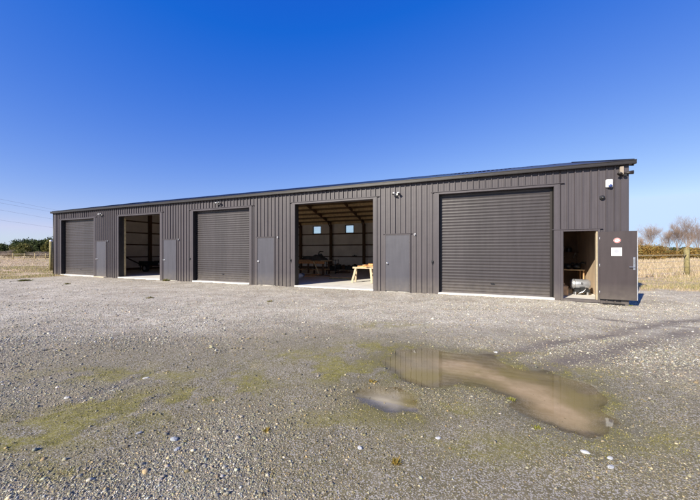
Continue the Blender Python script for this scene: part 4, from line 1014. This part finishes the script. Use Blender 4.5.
# ------------------------------------------------------------------ vegetation
M['leafy'] = attr_mat('leaves', .75, .3, 1.5, trans=.25)
def leaf_cloud(name, blobs, n, size, pal, seed, parent=None):
    """small leaf faces through a set of ellipsoids, denser at the rim, with clumps and gaps"""
    r = np.random.RandomState(seed); b = np.array(blobs, float); vol = (b[:, 3]*b[:, 4]*b[:, 5])**.75; k = r.choice(len(b), n, p=vol/vol.sum())
    d = r.normal(size=(n, 3)); d /= np.linalg.norm(d, axis=1)[:, None]
    q = r.uniform(.25, 1, n)**.45*(1+.16*r.normal(size=n))
    Pn = b[k, :3]+d*q[:, None]*b[k, 3:6]
    Pn[:, 2] = np.abs(Pn[:, 2])
    cl = fbm(Pn[:, 0]+Pn[:, 1]*.7, Pn[:, 2]*1.3+Pn[:, 1]*.3, .9, seed, 3)
    keep = cl > .33; Pn = Pn[keep]; cl = cl[keep]; n = len(Pn)
    a = r.normal(size=(n, 3)); a /= np.linalg.norm(a, axis=1)[:, None]; c = np.cross(a, r.normal(size=(n, 3))); c /= np.linalg.norm(c, axis=1)[:, None]
    s = size*r.uniform(.6, 1.5, n)[:, None]
    V = np.stack([Pn-a*s, Pn+c*s*.6, Pn+a*s, Pn-c*s*.6], 1).reshape(-1, 3)
    T = np.arange(n*4).reshape(-1, 4); pal = np.array(pal)
    col = pal[np.clip((cl*len(pal)*1.2+r.normal(0, .6, n)).astype(int), 0, len(pal)-1)]*np.exp(r.normal(0, .2, n))[:, None]
    return np_obj(name, V, T, M['leafy'], np.repeat(col, 4, 0), parent, nper=4)
def branch(mb, p, d, L_, r_, lvl, rr, spread, tips=None):
    seg = 3; pts = [p]; rad = [r_]
    for i in range(seg):
        d = (d+Vector((rr.uniform(-1, 1), rr.uniform(-1, 1), rr.uniform(-.3, .7)))*.13).normalized(); p = p+d*(L_/seg); pts.append(p); rad.append(r_*(1-.45*(i+1)/seg))
    mb.tube(pts, rad, 5 if lvl > 3 else 3, False)
    if lvl == 0: return
    nb = 3 if lvl > 1 else 4
    for i in range(nb+(lvl > 2)):
        j = rr.choice([1, 2, 3]) if i else 3
        ax = Vector((rr.uniform(-1, 1), rr.uniform(-1, 1), rr.uniform(-.2, .5))).normalized()
        nd = (d*(1-spread*.4)+ax*spread+Vector((0, 0, .22))).normalized()
        branch(mb, pts[j], nd, L_*rr.uniform(.60, .84), max(rad[j]*.64, .0068), lvl-1, rr, spread)
def bare_tree(px, Z, h, seed, label, spread=.55, stems=1):
    X_ = (px-HX)/F*Z; t = thing('bare_tree', label, 'tree', (X_, Z, GZ), rnd.random()*6, 'leafless trees beyond the right field')
    rr = random.Random(seed); q = MB(); q.tube([(0, 0, -.2), (.03, 0, h*.1), (0, .04, h*.2)], [h*.018, h*.014, h*.012], 8); q.build('trunk', M['bark'], t)
    q = MB()
    for s in range(3+stems):
        a = rr.uniform(0, 6.28); branch(q, Vector((0, 0, h*(.12+.03*s))), Vector((math.cos(a)*.32*spread, math.sin(a)*.32*spread, 1)).normalized(), h*.36, h*.010, 5, rr, spread)
    q.build('crown', M['bark'], t)
bare_tree(650, 88, 7.4, 3, 'leafless tree standing left of the others behind the ochre hedge', .6)
bare_tree(641, 105, 5.6, 5, 'small leafless tree half hidden by the open door')
bare_tree(668, 96, 6.4, 6, 'slender leafless tree left of the tallest pair', .5)
bare_tree(677, 90, 7.6, 8, 'leafless tree just left of the tall mossy post', .45)
bare_tree(688, 86, 8.9, 12, 'tallest leafless tree behind the mossy fence post', .55)
bare_tree(698, 98, 7.4, 14, 'leafless tree at the right edge of the picture', .5)
bare_tree(712, 92, 8.2, 16, 'leafless tree beyond the right edge of the picture', .5)
def shrub(name, px, Z, w, h, pal, n, size, label, cat, group=None, seed=1, stem=True, d=None):
    X_ = (px-HX)/F*Z; t = thing(name, label, cat, (X_, Z, GZ), 0, group); r = random.Random(seed); d = d or w*.8
    bl = [(r.uniform(-.6, .6)*w/2, r.uniform(-.5, .5)*d/2, h*r.uniform(.3, .68), w*r.uniform(.16, .3), d*r.uniform(.2, .3), h*r.uniform(.2, .32)) for _ in range(9)]
    leaf_cloud('crown', bl, n, size, pal, seed, t)
    q = MB(); rr = random.Random(seed)
    for i in range(3): q.tube([(0, 0, -.1), (rr.uniform(-.1, .1)*w, 0, h*.3), (rr.uniform(-.25, .25)*w, 0, h*.7)], [h*.03, h*.02, h*.006], 6)
    q.build('trunk', M['bark'], t)
def hedge(px0, px1, Z, h, pal, n, size, label, seed, bump=.25, depth=3.):
    xa = (px0-HX)/F*Z; xb = (px1-HX)/F*Z; t = thing('hedge', label, 'hedge', ((xa+xb)/2, Z, GZ)); hw = (xb-xa)/2
    r = random.Random(seed); m = max(8, int(hw*2/(h*.38))); bl = []
    for i in range(m):
        cx = -hw+2*hw*(i+.5)/m; hh = h*(1+r.uniform(-bump, bump)); bl.append((cx, r.uniform(-.3, .3)*depth, hh*.5, hw/m*1.7, depth*.5, hh*.5)); bl.append((cx+r.uniform(-1, 1), r.uniform(-.3, .3)*depth, hh*.28, hw/m*1.7, depth*.5, hh*.3))
    leaf_cloud('foliage', bl, n, size, pal, seed, t)
    q = MB()
    for i in range(0, m, 2):
        cx = -hw+2*hw*(i+.5)/m; q.tube([(cx, 0, -.1), (cx+.1, 0, h*.6)], [h*.03, h*.012], 5)
    q.build('stems', M['bark'], t)
dark = [(.020, .030, .012), (.03, .045, .014), (.045, .065, .02), (.07, .09, .028)]
olive = [(.05, .06, .018), (.09, .095, .025), (.13, .13, .04), (.17, .16, .05)]
ochre = [(.13, .075, .022), (.22, .13, .035), (.30, .18, .05), (.26, .20, .06), (.38, .25, .09)]
brownish = [(.18, .14, .11), (.25, .20, .16), (.3, .24, .19), (.22, .18, .10)]
hedge(-40, 19, 150, 5.2, dark, 26000, .30, 'clipped dark evergreen shelter hedge at the far left edge', 31, .06, 4)
hedge(14, 64, 165, 7.6, dark, 30000, .34, 'taller uneven dark tree belt next to the shed', 33, .22, 6)
shrub('round_tree', 24, 118, 7.5, 5.6, olive, 9000, .22, 'rounded lighter olive tree before the dark left hedge', 'tree', seed=41)
shrub('evergreen_tree', 41, 140, 8, 8.2, dark, 8000, .28, 'rounded dark tree rising above the belt left of the shed', 'tree', seed=42)
shrub('evergreen_tree', 33, 150, 8, 7.4, dark, 7000, .28, 'darker tree in the belt behind the olive tree', 'tree', seed=46)
shrub('evergreen_tree', 49, 120, 5, 6.4, olive, 7000, .24, 'olive tree closest to the shed in the left belt', 'tree', seed=47)
for i, (px, Z, w, h) in enumerate(((4, 78, 6, 1.9), (14, 74, 5, 2.1), (20, 70, 3, 2.4), (30, 76, 5, 1.7), (40, 80, 6, 2.0), (48, 74, 4, 1.8))):
    shrub('bare_shrub', px, Z, w, h, brownish if i != 2 else olive, 4500, .07, ['leafless brown shrub at the far left of the paddock fence', 'greyish shrub second from left along the paddock fence', 'olive green bush in the middle of the paddock shrubs', 'low brown shrub right of the olive bush', 'brownish shrub left of the mossy post shrub', 'brown shrub nearest the tall mossy post'][i], 'shrub', 'shrubs along the paddock fence', 50+i)
hedge(622, 659, 58, 2.75, ochre, 42000, .09, 'dense ochre beech hedge beyond the right field', 61, .05, 2.5)
for i, (px, Z, w, h) in enumerate(((664, 66, 4.5, 2.1), (672, 70, 5, 2.3), (680, 68, 4, 1.9), (690, 66, 5, 2.6), (699, 70, 5, 2.3), (709, 66, 5, 2.4))):
    shrub('shrub', px, Z, w, h, ochre if i % 2 else olive+ochre, 8000, .10, ['low bush right beside the end of the ochre hedge', 'ochre bush second from the ochre hedge', 'lowest bush left of the stout mossy post', 'ochre bush right behind the stout mossy post', 'bush right of the stout mossy post', 'bush just outside the right edge'][i], 'shrub', 'bushes beyond the right field', 70+i)
hedge(600, 760, 240, 4.5, brownish+olive, 30000, .5, 'far brown hedgerow low on the right horizon', 81, .3, 6)
hedge(-150, -35, 150, 5.2, dark, 20000, .4, 'dark shelter hedge continuing outside the left edge', 83, .1, 4)

# ------------------------------------------------------------------ power lines
for i, (ya, yb) in enumerate(((199, 209.3), (203, 212), (210, 219), (220.5, 227.5))):
    a = Vector(at(-12, ya-2.2, 60)); b = Vector(at(52, yb, 84)); d = b-a
    pts = []
    for k in range(25):
        s = -1.2+k*.35; p = a+d*s; sag = .10*(s-.5)**2; pts.append(p+Vector((0, 0, sag*1.0 if False else 0)))
    q = MB(); q.tube(pts, .014, 4); o = q.build('power_cable', M['wire']); tag(o, ['topmost thin power cable in the sky left of the shed', 'second thin power cable from the top left of the shed', 'third power cable from the top left of the shed', 'lowest power cable in the sky left of the shed'][i], 'cable', 'overhead cables left of the shed')

# ------------------------------------------------------------------ light, sky, camera
EXPO = .7
EL = 29.5; AZ_DIR = Vector((-.712, -.702, 0)).normalized()      # towards the sun, seen from above
sun = bpy.data.lights.new('sun', 'SUN'); sun.energy = 4.9; sun.angle = R(.53); sun.color = (1, .925, .77)
so = bpy.data.objects.new('sun', sun); C.objects.link(so)
v = AZ_DIR*math.cos(R(EL))+Vector((0, 0, math.sin(R(EL)))); so.rotation_euler = v.to_track_quat('Z', 'Y').to_euler(); so.location = (0, 0, 30)
w = bpy.data.worlds.new('World'); scene.world = w; w.use_nodes = True; nt = w.node_tree
bg = nt.nodes['Background']; sky = nt.nodes.new('ShaderNodeTexSky'); sky.sky_type = 'NISHITA'; sky.sun_disc = False
sky.sun_elevation = R(EL); sky.sun_rotation = math.atan2(AZ_DIR.x, AZ_DIR.y); sky.altitude = 0; sky.air_density = 1.0; sky.dust_density = .1; sky.ozone_density = 5
sep = nt.nodes.new('ShaderNodeSeparateColor'); comb = nt.nodes.new('ShaderNodeCombineColor'); nt.links.new(sky.outputs[0], sep.inputs[0])
def wm(op, a, b):      # the clear, deep blue of the picture's profile, graded channel by channel
    q = nt.nodes.new('ShaderNodeMath'); q.operation = op
    nt.links.new(a, q.inputs[0]); q.inputs[1].default_value = b; return q.outputs[0]
G_ = 1/(2**EXPO*.12)
nt.links.new(wm('MINIMUM', wm('MAXIMUM', wm('SUBTRACT', wm('MULTIPLY', sep.outputs[0], .192*G_), .112*G_), .010*G_), .60*G_), comb.inputs[0])
nt.links.new(wm('MINIMUM', wm('SUBTRACT', wm('MULTIPLY', sep.outputs[1], .135*G_), .035*G_), .79*G_), comb.inputs[1])
nt.links.new(wm('MINIMUM', wm('MULTIPLY', wm('POWER', sep.outputs[2], .4), .45*G_), 1.3*G_), comb.inputs[2])
nt.links.new(comb.outputs[0], bg.inputs[0]); bg.inputs[1].default_value = .12

cam = bpy.data.cameras.new('camera'); co = bpy.data.objects.new('camera', cam); C.objects.link(co)
co.location = (0, 0, EYE); co.rotation_euler = (R(90), 0, 0); cam.sensor_width = 36; cam.lens = F/700*36; cam.shift_y = 2/700.; cam.clip_end = 6000; cam.clip_start = .05
scene.camera = co
vs_ = scene.view_settings; vs_.view_transform = 'Standard'; vs_.look = 'None'; vs_.exposure = EXPO; vs_.gamma = 1; vs_.use_curve_mapping = False
scene.render.engine = 'CYCLES'
scene.cycles.max_bounces = 8; scene.cycles.diffuse_bounces = 7; scene.cycles.transparent_max_bounces = 12
